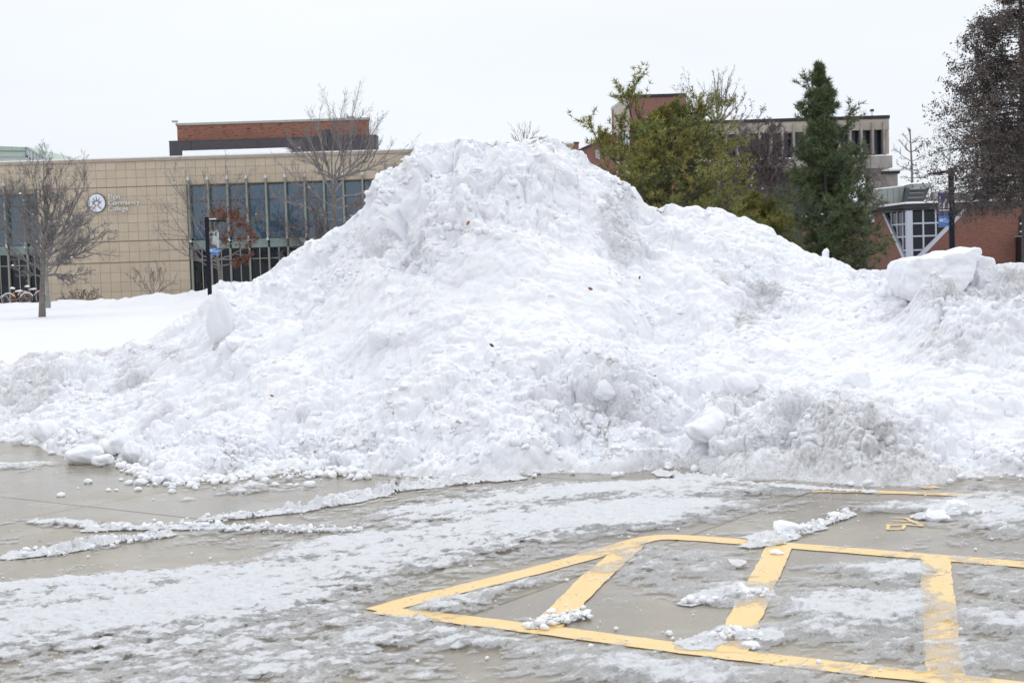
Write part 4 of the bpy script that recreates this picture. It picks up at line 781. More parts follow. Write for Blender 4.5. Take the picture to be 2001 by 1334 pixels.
# low brick building with the triangular corner window
YF = 85.0; cx_ = at(1774, 460, YF)[0]; lb_ = empty('brick_building', (cx_, YF, 0), 'low orange red brick building with a triangular corner window at the right', 'building')
def MF(): return MB((cx_, YF, 0))
ldir = np.array([-.62, 7.7]); ldir /= np.linalg.norm(ldir); ln = np.array([-ldir[1], ldir[0]])      # left wall runs away from us
M_brkF = brick_mat('orange_red_brick', (.215, .070, .048), (.125, .045, .035), (.22, .15, .12), .225, .08)
zW = at(1774, 411.5, YF)[2]; zF = zW + .40
def onL(px, py):
    d = ray(px, py); A = np.array([[d[0], -ldir[0]], [d[1], -ldir[1]]]); t, s = np.linalg.solve(A, [cx_, YF]); return s, EYE + d[2] * t
def L3(s, z, o=0.0): return np.array([cx_ + ldir[0] * s + ln[0] * o, YF + ldir[1] * s + ln[1] * o, z])
def Fp(px, py): p = at(px, py, YF); return p[0] - cx_, p[2]
sT, _ = onL(1728, 417); sB = zF; zB = at(1779, 516, YF)[2]; xT, _ = Fp(1884, 409)
# walls with the triangle left open
xR = 21.0
MF().prism([(cx_, YF, 0), (cx_ + xR, YF, 0), (cx_ + xR, YF, zW), (cx_ + xT, YF, zW), (cx_ + .12, YF, zB)], (0, .35, 0)).build('front_wall', M_brkF, lb_)
sE = 22.0
MF().prism([L3(.12, 0), L3(.12, zB), L3(sT, zW), L3(sE, zW), L3(sE, 0)], (.35, .04, 0)).build('side_wall', M_brkF, lb_)
q = MF(); q.prism([(cx_, YF + .6, 0), (cx_ + xR, YF + .6, 0), (cx_ + xR, YF + .6, zW), (cx_, YF + .6, zW)][::1], (0, 10, 0)); 
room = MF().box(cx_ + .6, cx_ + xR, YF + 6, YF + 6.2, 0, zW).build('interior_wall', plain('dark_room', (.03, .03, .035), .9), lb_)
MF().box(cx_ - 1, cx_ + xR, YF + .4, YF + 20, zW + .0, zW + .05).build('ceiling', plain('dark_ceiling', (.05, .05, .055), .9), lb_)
M_lav = plain('lavender_grey_frame', (.43, .45, .52), .5, var=.05); M_gF = glass_mat('dark_corner_glass', (.010, .012, .018), 1.45, .2)
def clip(pl, a, b, c):                                              # keep a*x+b*z+c >= 0
    out = []
    for i in range(len(pl)):
        p, r = pl[i - 1], pl[i]; dp, dr = a * p[0] + b * p[1] + c, a * r[0] + b * r[1] + c
        if (dp >= 0) != (dr >= 0): t = dp / (dp - dr); out.append((p[0] + (r[0] - p[0]) * t, p[1] + (r[1] - p[1]) * t))
        if dr >= 0: out.append(r)
    return out
def triwin(place, xTop, xs, zs, bar, s0):
    """triangular glazing between s0 (pillar) and the diagonal from (xTop, zW) to (0.12, zB)"""
    A, Bc = zW - zB, -(xTop - .12); Cc = -(A * .12 + Bc * zB); sg_ = -1 if A * 10 + Bc * 0 + Cc > 0 else 1
    for i in range(len(xs) - 1):
        for j in range(len(zs) - 1):
            c = clip([(xs[i] + bar / 2, zs[j] + bar / 2), (xs[i + 1] - bar / 2, zs[j] + bar / 2), (xs[i + 1] - bar / 2, zs[j + 1] - bar / 2), (xs[i] + bar / 2, zs[j + 1] - bar / 2)], A * sg_, Bc * sg_, Cc * sg_)
            if len(c) >= 3: MF().prism([place(x, z, .12) for x, z in c], place(0, 0, .14) - place(0, 0, .12)).build('pane', M_gF, lb_)
    m1 = MF()
    for x in xs[1:-1]:
        c = clip([(x - bar / 2, zB), (x + bar / 2, zB), (x + bar / 2, zW - .001), (x - bar / 2, zW - .001)], A * sg_, Bc * sg_, Cc * sg_)
        if len(c) >= 3: MF().prism([place(a_, b_, .06) for a_, b_ in c], place(0, 0, .16) - place(0, 0, .06)).build('glazing_bar', M_lav, lb_)
    for z in zs[1:-1]:
        c = clip([(s0, z - bar / 2), (xTop, z - bar / 2), (xTop, z + bar / 2), (s0, z + bar / 2)], A * sg_, Bc * sg_, Cc * sg_)
        if len(c) >= 3: MF().prism([place(a_, b_, .063) for a_, b_ in c], place(0, 0, .157) - place(0, 0, .063)).build('glazing_bar', M_lav, lb_)
    w_ = .24; MF().prism([place(.12, zB - .3, -.04), place(xTop + w_, zW - .002, -.04), place(xTop - .04, zW - .002, -.04), place(.12, zB + .08, -.04)], place(0, 0, .2) - place(0, 0, -.04)).build('diagonal_frame', M_lav, lb_)
fpl = lambda x, z, o: np.array([cx_ + x, YF + o, z]); lpl = lambda s, z, o: L3(s, z, -o)
zs_ = [at(1774, 411.8, YF)[2], at(1774, 437, YF)[2], at(1774, 462, YF)[2], at(1774, 489, YF)[2], zB - .1][::-1]
sp0 = .27
triwin(fpl, xT, [sp0] + [Fp(p_, 440)[0] for p_ in (1804.8, 1829.5, 1854)] + [xT], zs_, .09, sp0)
triwin(lpl, sT, [.15] + sorted(onL(p_, 430)[0] for p_ in (1739.5, 1750.5, 1761.5)) + [sT], zs_, .09, .15)
MF().box(cx_ - .06, cx_ + .28, YF - .07, YF + .30, 0.0, zW - .003).build('corner_pillar', M_lav, lb_)
# fascia with snow
def ring(z0, z1, o, nme, mm):
    o1 = o; C_ = L3(0, 0, o1) ; q = MF()
    pts = [(cx_ + xR, YF - o1), (cx_ - o1 * .95, YF - o1), tuple(L3(sE, 0, o1)[:2]), tuple(L3(sE, 0, -1.2)[:2]), (cx_ + 1.2, YF + 1.2), (cx_ + xR, YF + 1.2)]
    q.add([(*p, z0) for p in pts] + [(*p, z1) for p in pts], [(0, 1, 2, 3, 4, 5)[::-1], (6, 7, 8, 9, 10, 11)] + [(i, (i + 1) % 6, (i + 1) % 6 + 6, i + 6)[::-1] for i in range(6)]); return q.build(nme, mm, lb_)
ring(zW + .002, zW + .17, .10, 'lower_fascia', M_roof); ring(zW + .172, zW + .20, .16, 'fascia_lip', M_aludk); ring(zW + .202, zF, .14, 'upper_fascia', M_roof)
ring(zF + .002, zF + .11, .12, 'roof_edge_snow', M_sn); MF().box(cx_ + .2, cx_ + xR, YF + 1.21, YF + 18, zF - .2, zF + .06).build('roof_snow', M_sn, lb_)
# wall lamp with snow, left wall
s_, z_ = onL(1708, 432); wl = empty('wall_light', tuple(L3(s_, z_, .02)), 'bell shaped black wall light heaped with snow on the brick wall', 'light'); q = MB(); q.prism([(-.28, 0, -.2), (.28, 0, -.2), (.2, 0, .05), (-.2, 0, .05)], (0, .25, 0)); q.build('housing', M_roof, wl)
link('snow_heap', lump('t', (0, 0, 0), .3, 77, M_sn, 3).data, wl, (-.06, .0, .22)); bpy.data.objects.remove([o for o in bpy.data.objects if o.name.startswith('t') and o.type == 'MESH' and o.name in ('t', 't.001')][0]); wl.children[1].scale = (.95, .8, 1.4)
# dark window and door far right
a, z1 = Fp(1990, 423); _, z0 = Fp(1990, 462); f = MF().box(cx_ + a, cx_ + a + 2.2, YF - .04, YF - .004, z0, z1).build('window', M_roof, lb_); MF().box(cx_ + a + .1, cx_ + a + 2.1, YF - .06, YF - .042, z0 + .1, z1 - .1).build('pane', M_gF, f)
for k, zz in enumerate((.42, .67, .86)): MF().box(cx_ + a + .05 + .1 * (k % 2), cx_ + a + .42, YF - .22, YF - .062, z0 + (z1 - z0) * (1 - zz * .9) - .03, z0 + (z1 - z0) * (1 - zz * .9) + .06).build('snow_lip', M_sn, f)
a, z1 = Fp(1984, 463); MF().box(cx_ + a, cx_ + a + 3.0, YF - 1.0, YF - .005, 0, z1).build('door_box', plain('black_steel', (.012, .012, .018), .5), lb_); MF().box(cx_ + a - .03, cx_ + a + 3.03, YF - 1.03, YF - .005, z1 + .002, z1 + .05).build('box_trim', M_lav, lb_); MF().box(cx_ + a + .10, cx_ + a + .13, YF - 1.02, YF - 1.001, 0, z1).build('door_edge', M_lav, lb_)
# rooftop air handlers
M_gm = plain('grey_metal_siding', (.27, .29, .28), .5, .2, var=.08); M_gmd = plain('hood_shade', (.06, .065, .075), .5)
def unit(px0, px1, py0, py1, hp0, hp1, Y, label, snow=.05, nseam=6):
    a, zb_ = XZ(px0, py1, Y); b, zt_ = XZ(px1, py0, Y); hb, _ = XZ(hp1, py0, Y); ha, _ = XZ(hp0, py1, Y)
    u = empty('air_handler', (a, Y, zb_), label, 'roof unit', 'metal air handlers on the brick building roof'); Q = lambda: MB((a, Y, zb_)); dpt = 3.0; wx_ = (b - a) / nseam
    for k in range(nseam):
        x0, x1 = a + wx_ * k, a + wx_ * (k + 1); zz0 = zt_ - (b - x0) * .08; zz1 = zt_ - (b - x1) * .08; cut = .0
        Q().prism([(x0 + .01, Y, zb_ - .3), (x1 - .01 - (0 if k < nseam - 1 else (b - a) * .13), Y, zb_ - .3), (x1 - .01, Y, zz1), (x0 + .01, Y, zz0)], (0, dpt, 0)).build('siding_panel', M_gm, u)
    Q().prism([(a, Y, zt_ - (b - a) * .08 + .002), (b, Y, zt_ + .002), (b, Y, zt_ + snow), (a, Y, zt_ - (b - a) * .08 + snow)], (0, dpt, 0)).build('snow_layer', M_sn, u)
    # sloping hood
    t = hb - b
    Q().prism([(ha, Y - .8, zb_ - .1), (ha + t * .88, Y - .8, zb_ - .1), (hb, Y - .8, zt_ - .12), (b + .05, Y - .8, zt_ - .12)], (0, 3, 0)).build('hood_opening', M_gmd, u)  # solid dark block: the shade inside the hood is put into its colour
    Q().prism([(b + .05, Y - 1.1, zt_ - .26), (hb, Y - 1.1, zt_ - .26), (hb + .05, Y - .9, zt_ + .08), (b + .15, Y - .9, zt_ + .08)], (0, 3.1, 0)).build('hood', M_gm, u)
    for k in (.3, .55): Q().box(ha + t * (.1 + .3 * (k)), ha + t * .93, Y - .88, Y - .802, zb_ + (zt_ - zb_) * k, zb_ + (zt_ - zb_) * k + .05).build('louvre', M_gm, u)
    Q().prism([(b + .1, Y - .95, zt_ + .082), (hb + .02, Y - .95, zt_ + .082), (hb - .1, Y - .7, zt_ + .082 + snow), (b + .3, Y - .7, zt_ + .082 + snow * 1.3)], (0, 2.6, 0)).build('hood_snow', M_sn, u)
unit(1701, 1768, 364, 401, 1759, 1810, 90, 'grey metal air handler with dark hood, above the triangular window', .07)
unit(1836, 1908, 373, 398, 1906, 1948, 91, 'second grey air handler, a heap of snow on its dark hood', .22, 4)
a, z_ = XZ(1820, 376, 90); b, z0 = XZ(1833, 396, 90); pr = empty('roof_duct', ((a + b) / 2, 90, z0), 'round grey duct on the brick building roof beside the banner pole', 'duct'); MB(tuple(pr.location)).tube([((a + b) / 2, 90, z0 - .1), ((a + b) / 2, 90, z_)], [(b - a) * .52, (b - a) * .56], 16).build('duct', M_gm, pr, True)
YR = 100.0; db = empty('brown_block', (at(1960, 300, YR)[0], YR, 0), 'tall dark brown building block seen through the leafy oak', 'building')
a, z_ = XZ(1915, 257, YR); b = a + 8; MB(tuple(db.location)).prism([(a, YR, 0), (b, YR, 0), (b, YR, z_), (a, YR, z_)], (3.6, 9, 0)).build('wall', brick_mat('brown_brick', (.13, .085, .065), (.10, .07, .055), (.15, .12, .10)), db); MB(tuple(db.location)).prism([(a - .1, YR - .1, z_ + .002), (b, YR - .1, z_ + .002), (b, YR - .1, z_ + .3), (a - .1, YR - .1, z_ + .3)], (3.6, 9, 0)).build('roof_edge', M_roof, db)
a, z_ = XZ(1962, 345, 96); b = a + 3; ub = empty('pale_roof_box', (a, 96, 0), 'pale grey boxy roof unit with snow on top at the right edge', 'roof unit'); MB((a, 96, 0)).box(a, b, 96, 98, zF + .07, z_).build('box', plain('pale_metal', (.42, .43, .42), .5), ub); MB((a, 96, 0)).box(a - .05, b + .05, 95.9, 98.1, z_ + .002, z_ + .14).build('snow', M_sn, ub)

# lamp posts with banners
M_blk = plain('black_pole_paint', (.014, .015, .024), .7, var=.1, spec=.15); M_blue = plain('banner_blue', (.055, .17, .48), .6, var=.06); M_white = plain('banner_white', (.75, .76, .78), .6)
def banner(root, x, z0, z1, w_, kind, o):
    def B(): return MB(o)
    zb_ = z0 + (z1 - z0) * .30; y = o[1] - .02
    arms = B(); 
    for z in (z0 - .03, z1 + .03): B().tube([(o[0], o[1], z), (x + w_ * (1 if x > o[0] else -1) * .5, o[1], z)], .012, 6).build('banner_arm', M_cop, root)
    nx_, nz_ = 8, 16
    def cloth(a0, a1, name, mm, m2=None):
        q = B(); X_ = np.linspace(-w_ / 2, w_ / 2, nx_); Z_ = np.linspace(a0, a1, nz_)
        q.add([(x + u, y + .015 * math.sin(u * 9 + v * 4), v) for v in Z_ for u in X_], [(j * nx_ + i, j * nx_ + i + 1, (j + 1) * nx_ + i + 1, (j + 1) * nx_ + i) for j in range(nz_ - 1) for i in range(nx_ - 1)]); return q.build(name, mm, root)
    c1 = cloth(z0, zb_, 'banner_foot', M_blue); H_ = z1 - zb_
    def shp(pts, mm, name='print', lay=1, par=None):
        q = B(); yy = y - .016 - .004 * lay; q.prism([(x + a * w_ / 2, yy, b) for a, b in pts], (0, .0025, 0)); return q.build(name, mm, par)
    if kind == 0:
        c2 = cloth(zb_, z1, 'banner_photo', plain('photo_pale_grey', (.42, .45, .45), .6, var=.35, scale=6)); f = lambda l: [(a, zb_ + H_ * b) for a, b in l]
        dk = plain('print_dark', (.05, .05, .06), .6); sk = plain('print_skin', (.42, .27, .19), .6); gr = plain('print_olive', (.07, .08, .07), .6); sh = plain('print_shirt', (.12, .12, .16), .6)
        shp(f([(.35, .75), (.6, .72), (.65, .98), (.3, .95)]), dk, lay=1, par=c2); shp(f([(-.75, .1), (-.45, .1), (-.15, .62), (-.75, .66)]), sh, lay=1, par=c2); shp(f([(-.7, 0), (.6, 0), (.55, .12), (-.1, .32), (-.75, .3)]), gr, lay=2, par=c2)
        shp(f([(-.62, .66), (-.12, .66), (-.1, .78), (-.62, .8)]), sk, lay=2, par=c2); shp(f([(-.68, .72), (-.35, .74), (0, .8), (.0, .92), (-.3, .97), (-.65, .9)]), dk, lay=3, par=c2); shp(f([(-.5, .28), (.1, .16), (.55, .12), (.6, .2), (.1, .26), (-.4, .40)]), sk, lay=4, par=c2)
    else:
        c2 = cloth(zb_, z1, 'banner_photo', plain('photo_navy', (.055, .05, .14), .6, var=.5, scale=5)); f = lambda l: [(a, zb_ + H_ * b) for a, b in l]
        sk = plain('print_face', (.50, .36, .30), .6); wt = plain('print_sleeve', (.62, .6, .6), .6); vs = plain('print_vest', (.10, .09, .08), .6); lg = plain('print_grey', (.25, .25, .33), .6); li = plain('print_glow', (.45, .50, .95), .6)
        shp(f([(-.95, .25), (-.45, .25), (-.4, .55), (-.6, .72), (-.95, .65)]), lg, lay=1, par=c2); shp(f([(-.8, .72), (-.55, .72), (-.53, .82), (-.78, .84)]), sk, lay=2, par=c2); shp(f([(-.2, .3), (.95, .3), (.85, .5), (.5, .6), (0, .6), (-.2, .5)]), wt, lay=1, par=c2)
        shp(f([(.05, .3), (.7, .3), (.6, .54), (.15, .54)]), vs, lay=2, par=c2); shp(f([(.15, .6), (.45, .6), (.45, .72), (.15, .73)]), sk, lay=3, par=c2); shp(f([(-.85, .22), (.9, .22), (.9, .26), (-.85, .26)]), wt, lay=4, par=c2)
        for t in (.0, .4): shp(f([(t, .0), (t + .08, .0), (t + .08, .2), (t, .2)]), lg, lay=3, par=c2)
        shp(f([(.45, .84), (.62, .84), (.66, .89), (.62, .94), (.45, .94), (.41, .89)]), li, lay=2, par=c2)
    r = w_ * .14; cx2, cz2 = x - w_ * .28, (z0 + zb_) / 2 + .02; q = B(); q.prism([(cx2 + r * math.cos(t * .5236), y - .022, cz2 + r * 1.1 * math.sin(t * .5236)) for t in range(12)], (0, .002, 0)); q.build('emblem', M_white, c1)
    q = B(); q.prism([(cx2 - r * .5, y - .025, cz2 - r), (cx2 + r * .5, y - .025, cz2 - r), (cx2 + r * .15, y - .025, cz2), (cx2 + r * .4, y - .025, cz2 + r * .5), (cx2, y - .025, cz2 + r * .8), (cx2 - r * .4, y - .025, cz2 + r * .5), (cx2 - r * .15, y - .025, cz2)], (0, .002, 0)); q.build('emblem_tree', M_blue, c1)
    te = bpy.data.objects.new('banner_text', None)
    for k, t_ in enumerate(('Elgin', 'Community', 'College')):
        cv = bpy.data.curves.new('t', 'FONT'); cv.body = t_; cv.size = w_ * .16; ob = bpy.data.objects.new('t', cv); COL.objects.link(ob); dg = bpy.context.evaluated_depsgraph_get(); me = bpy.data.meshes.new_from_object(ob.evaluated_get(dg)); bpy.data.objects.remove(ob)
        for v in me.vertices: v.co = (v.co.x, 0, v.co.y)
        me.materials.clear(); me.materials.append(M_white); link('banner_text', me, c1, (x - w_ * .11 - o[0], y - .024 - o[1], cz2 + w_ * (.09 - .13 * k) - o[2]))
bpy.data.objects
YL1 = 66.0; b0 = at(407, 600, YL1); p1 = at(403, 424.5, YL1); o = (p1[0] + .02, YL1, .2)
lp = empty('lamp_post', o, 'black square lamp post with a pale photo banner before the glass wall', 'lamp post', 'black campus lamp posts with banners')
MB(o).box(o[0] - .085, o[0] + .085, YL1 - .085, YL1 + .085, 0, p1[2]).build('pole', M_blk, lp)
zz = p1[2] - .18; hd = MB(o).prism([(o[0] + .08, YL1 - .06, zz), (o[0] + .42, YL1 - .06, zz - .04), (o[0] + .86, YL1 - .06, zz - .05), (o[0] + .86, YL1 - .06, zz + .0), (o[0] + .42, YL1 - .06, zz + .06), (o[0] + .08, YL1 - .06, zz + .06)], (0, .22, 0)).build('lamp_head', M_blk, lp)
MB(o).prism([(o[0] + .1, YL1 - .05, zz + .062), (o[0] + .42, YL1 - .05, zz + .062), (o[0] + .40, YL1 - .05, zz + .11), (o[0] + .12, YL1 - .05, zz + .10)], (0, .2, 0)).build('snow', M_sn, hd)
zt1, zb1 = at(417, 453.5, YL1)[2], at(417, 497, YL1)[2]; banner(lp, at(417.5, 470, YL1)[0], zb1, zt1, .50, 0, o)
YL2 = 60.0; p1 = at(1857.3, 345, YL2); o = (p1[0] + .02, YL2, .2)
lp = empty('lamp_post', o, 'black lamp post with a navy photo banner in front of the triangular window', 'lamp post', 'black campus lamp posts with banners')
MB(o).box(o[0] - .095, o[0] + .095, YL2 - .095, YL2 + .095, 0, p1[2] + .35).build('pole', M_blk, lp)
zz = p1[2] + .22; MB(o).prism([(o[0] - .95, YL2 - .1, zz - .10), (o[0] - .45, YL2 - .1, zz - .12), (o[0] - .09, YL2 - .1, zz - .03), (o[0] - .09, YL2 - .1, zz + .05), (o[0] - .45, YL2 - .1, zz + .0), (o[0] - .95, YL2 - .1, zz - .05)], (0, .2, 0)).build('lamp_head', M_blk, lp)
zt1, zb1 = at(1845, 376, YL2)[2], at(1845, 441.5, YL2)[2]; banner(lp, at(1844.5, 410, YL2)[0], zb1, zt1, .50, 1, o)

# bicycles snowed in at the rack
M_org = plain('orange_frame_paint', (.50, .17, .04), .4); M_tyre = plain('rubber', (.05, .05, .05), .8); M_rim = plain('grey_rim', (.35, .35, .36), .4, .6)
def bicycle(x0, Y, z0, label, frame_m, sc=1.0, rot=0.0):
    b = empty('bicycle', (x0, Y, z0), label, 'bicycle', 'bicycles left at the rack'); b.rotation_euler = (0, 0, rot); b.scale = (sc,) * 3; R__ = .34
    for nme, xw in (('rear_wheel', -.52), ('front_wheel', .52)):
        circ = [(xw + R__ * math.cos(t), 0, R__ + R__ * math.sin(t)) for t in np.linspace(0, 2 * math.pi, 25)]
        wl_ = MB().tube(circ, .028, 6, False).build(nme, M_tyre, b); q = MB(); q.tube([(xw + (R__ - .035) * math.cos(t), 0, R__ + (R__ - .035) * math.sin(t)) for t in np.linspace(0, 2 * math.pi, 25)], .012, 5, False).build('rim', M_rim, wl_)
        q = MB()
        for t in np.linspace(0, 2 * math.pi, 11)[:-1]: q.tube([(xw, .0, R__), (xw + (R__ - .04) * math.cos(t), 0, R__ + (R__ - .04) * math.sin(t))], .004, 3)
        q.build('spokes', M_rim, wl_)
        fd = [(xw + (R__ + .05) * math.cos(t), 0, R__ + (R__ + .05) * math.sin(t)) for t in np.linspace(.5, 2.7, 10)]; MB().tube(fd, .03, 5).build('snow_on_tyre', M_sn, b)
    q = MB(); A = dict(bb=(-.08, 0, .30), seat=(-.22, 0, .78), head=(.34, 0, .80), hd2=(.38, 0, .66), rx=(-.52, 0, .34), fx=(.52, 0, .34))
    for a, c in (('bb', 'seat'), ('seat', 'head'), ('bb', 'hd2'), ('bb', 'rx'), ('rx', 'seat'), ('head', 'hd2')): q.tube([A[a], A[c]], .022, 7)
    q.tube([A['hd2'], (.42, 0, .5), A['fx']], .018, 6); q.build('frame', frame_m, b)
    MB().tube([A['seat'], (-.26, 0, .93)], .015, 6).tube([(-.40, 0, .95), (-.12, 0, .95)], [.07, .03], 7).build('saddle', M_tyre, b); MB().tube([(-.41, 0, .99), (-.27, 0, 1.03), (-.13, 0, .99)], [.05, .08, .04], 7).build('saddle_snow', M_sn, b)
    MB().tube([A['head'], (.33, 0, .98), (.36, -.28, 1.0)], .014, 5).tube([(.33, 0, .98), (.36, .28, 1.02), (.22, .30, 1.02)], .014, 5).build('handlebar', M_tyre, b)
    MB().tube([(-.12, 0, .83), (.1, 0, .85), (.28, 0, .86)], [.03, .06, .04], 7).build('frame_snow', M_sn, b)
    q = MB(); q.tube([(-.08, -.03, .30), (-.04, -.05, .14)], .012, 5).tube([(-.08 + .09 * math.cos(t), -.03, .3 + .09 * math.sin(t)) for t in np.linspace(0, 6.283, 13)], .012, 4, False); q.build('crank', M_tyre, b)
xb_ = at(35, 590, 84)[0]; bicycle(xb_, 84.0, .34, 'orange bicycle half buried in snow, the nearer of two at the rack', M_org, 1.0, .15); bicycle(xb_ + .55, 84.9, .42, 'second bicycle behind the orange one with snow on its saddle', plain('rust_red_paint', (.30, .09, .04), .4), 1.0, -.1)
rk = empty('bike_rack', (xb_ - .9, 84.2, .3), 'low grey hoop bike rack in the snow left of the bicycles', 'bike rack')
for k in range(3): MB().tube([(-.45 * k + .35 * math.cos(t), .1 * k, .15 + .50 * math.sin(t)) for t in np.linspace(0, math.pi, 12)], .03, 6).build('hoop', M_cop, rk)
# ================================================================== TREES
def unit_v(v): return v / (np.linalg.norm(v, axis=-1, keepdims=True) + 1e-9)
def tube_batch(P, R, k=3):
    """P (B,n,3), R (B,n) -> verts, quads"""
    B, n, _ = P.shape; t = unit_v(np.gradient(P, axis=1)); ref = np.where(np.abs(t[..., 2:3]) < .9, np.array([0, 0, 1.0]), np.array([1.0, 0, 0])); a = unit_v(np.cross(t, ref)); b = np.cross(t, a)
    th_ = np.arange(k) * 2 * math.pi / k; V = P[:, :, None, :] + R[:, :, None, None] * (a[:, :, None, :] * np.cos(th_)[:, None] + b[:, :, None, :] * np.sin(th_)[:, None])
    i = np.arange(B * n * k).reshape(B, n, k); j = np.roll(i, -1, axis=2); F_ = np.stack([i[:, :-1], j[:, :-1], j[:, 1:], i[:, 1:]], -1).reshape(-1, 4); return V.reshape(-1, 3), F_
def tubes_mesh(name, batches, m, o):
    Vs, Fs_, n = [], [], 0
    for P, R, k in batches: v, f = tube_batch(np.asarray(P) - o, np.asarray(R), k); Vs.append(v); Fs_.append(f + n); n += len(v)
    return npmesh(name, np.concatenate(Vs), np.concatenate(Fs_), m, True)
def spawn(rg, P, R, per, ang, ratio, tmin, up, gn, n=4, rmin=.005, lenfn=None, lj=.35):
    """children of every polyline in P; returns new polylines"""
    B, m, _ = P.shape; idx = np.repeat(np.arange(B), per); t = tmin + (1 - tmin) * rg.rand(len(idx)); f = t * (m - 1); i0 = np.minimum(f.astype(int), m - 2); fr = (f - i0)[:, None]
    base = P[idx, i0] * (1 - fr) + P[idx, i0 + 1] * fr; rb = R[idx, i0] * (1 - fr[:, 0]) + R[idx, i0 + 1] * fr[:, 0]; d = unit_v(P[idx, i0 + 1] - P[idx, i0]); Lp = np.linalg.norm(P[idx, -1] - P[idx, 0], axis=1)
    q = unit_v(np.cross(d, rg.normal(size=d.shape))); a = R_(1) * ang * (1 + .35 * (rg.rand(len(idx)) - .5))[:, None]; nd = d * np.cos(a) + q * np.sin(a); L_ = Lp * ratio * (1 - .45 * t) * (1 - lj + 2 * lj * rg.rand(len(idx)))
    pts = [base]; cur = unit_v(nd)
    for s in range(n - 1): cur = unit_v(cur + gn * rg.normal(size=cur.shape) + np.array([0, 0, up])); pts.append(pts[-1] + cur * (L_ / (n - 1))[:, None])
    Pn = np.stack(pts, 1); r0 = np.maximum(rb * .62, rmin); Rn = r0[:, None] * np.linspace(1, .45, n); return Pn, np.maximum(Rn, rmin * .8)
def leaf_mesh(name, C, rg, size, m, hang=0.0, aspect=.5, o=np.zeros(3)):
    n = len(C); d = unit_v(rg.normal(size=(n, 3)) - np.array([0, 0, hang])); s = unit_v(np.cross(d, rg.normal(size=(n, 3)))); L_ = (size * (.6 + .8 * rg.rand(n)))[:, None]; C = C - o; nn = np.cross(d, s) * L_ * .18
    V = np.stack([C, C + d * L_ * .45 + s * L_ * aspect * .5 + nn, C + d * L_, C + d * L_ * .5 - s * L_ * aspect * .5 + nn], 1).reshape(-1, 3); i = np.arange(n)[:, None] * 4; return npmesh(name, V, i + np.array([0, 1, 2, 3]), m)
def bark(name, c, var=.35): return plain(name, c, .9, var=var, scale=7, bump=.01)
M_bark = bark('grey_bark', (.17, .15, .135)); M_barkd = bark('dark_bark', (.07, .062, .058)); M_twig = bark('twig_bark', (.19, .178, .175)); M_lich = bark('lichen_bark', (.24, .25, .23))
def trunk_line(pts, Y, r0, r1, n=9):
    P = np.array([at(a, b, Y) for a, b in pts]); t = np.linspace(0, 1, len(P)); tt = np.linspace(0, 1, n); P = np.stack([np.interp(tt, t, P[:, k]) for k in range(3)], 1); return P[None], np.linspace(r0, r1, n)[None]
def bare_tree(name, label, trunk, Y, r0, limbs, spec, seed, cat='tree', bm_=None, tw=None, leaves=None, snow=0, group=None, rmin=.0045):
    """trunk: pixel path; limbs: list of (attach fraction, px, py, depth offset); spec: spawn levels"""
    rg = np.random.RandomState(seed); T_, TR = trunk_line(trunk, Y, r0, r0 * .45); bm_ = bm_ or M_bark; TR[0, 0] *= 1.25; TR[0, 1] *= 1.08; T_[0, 0, 2] -= .25; o = T_[0, 0].copy(); o[2] = max(o[2], 0)
    root = empty(name, o, label, cat, group); LP = []
    for (t, px, py, dy) in limbs:
        f = t * 8; i0 = min(int(f), 7); b = T_[0, i0] * (1 - f + i0) + T_[0, i0 + 1] * (f - i0); e = at(px, py, Y + dy); n = 7; s = np.linspace(0, 1, n)[:, None]
        mid = b + (e - b) * np.array([.62, .62, .40]); c = (1 - s) ** 2 * b + 2 * s * (1 - s) * mid + s * s * e; c[1:-1] += rg.normal(size=(n - 2, 3)) * .035 * np.linalg.norm(e - b) * .5; LP.append(c)
    P = np.array(LP); R = np.maximum(r0 * .42 * np.linspace(1, .22, 7)[None] * (.7 + .5 * rg.rand(len(P), 1)), .012); link('trunk', tubes_mesh('trunk', [(T_, TR, 10)], bm_, o), root); br = [(P, R, 6)]; last = P
    for lv, (per, ang, ratio, tmin, up, gn) in enumerate(spec):
        P, R = spawn(rg, P, R, per, ang, ratio, tmin, up, gn, 5 if lv == 0 else (4 if lv == 1 else 3), rmin if lv else rmin * 1.3); br.append((P, R, 4 if lv == 0 else 3)); last = P
    link('branches', tubes_mesh('branches', br, tw or M_twig, o), root)
    if leaves:
        cen, rad, num, size, m, hang = leaves; E_ = last.reshape(-1, 3); px, py = proj(E_[:, 0], E_[:, 1], E_[:, 2]); w_ = np.zeros(len(E_))
        for (cx, cy, rx, ry) in cen: w_ = np.maximum(w_, np.exp(-(((px - cx) / rx) ** 2 + ((py - cy) / ry) ** 2) ** 1.5))
        w_ = w_ + 1e-9; sel = rg.choice(len(E_), num, p=w_ / w_.sum()); link('dead_leaves', leaf_mesh('dead_leaves', E_[sel] + rg.normal(size=(num, 3)) * .05, rg, size, m, hang, .55, o), root)
    if snow:
        allp = br[0][0].reshape(-1, 3); sel = rg.choice(len(allp), snow); V, F_, nb = [], [], 0
        for p in allp[sel]: V.append(ico * np.array([.06, .04, .03]) * (.3 + .8 * rg.rand()) + p + (0, 0, .04) - o); F_.append(icf + nb); nb += len(ico)
        tag(link('snow_on_branches', npmesh('snow_on_branches', np.concatenate(V), np.concatenate(F_), M_sn, True), root), kind='stuff')
    return root
sp_fine = [(10, 38, .50, .18, .10, .16), (9, 36, .46, .15, .07, .18), (6, 34, .5, .15, .04, .2)]
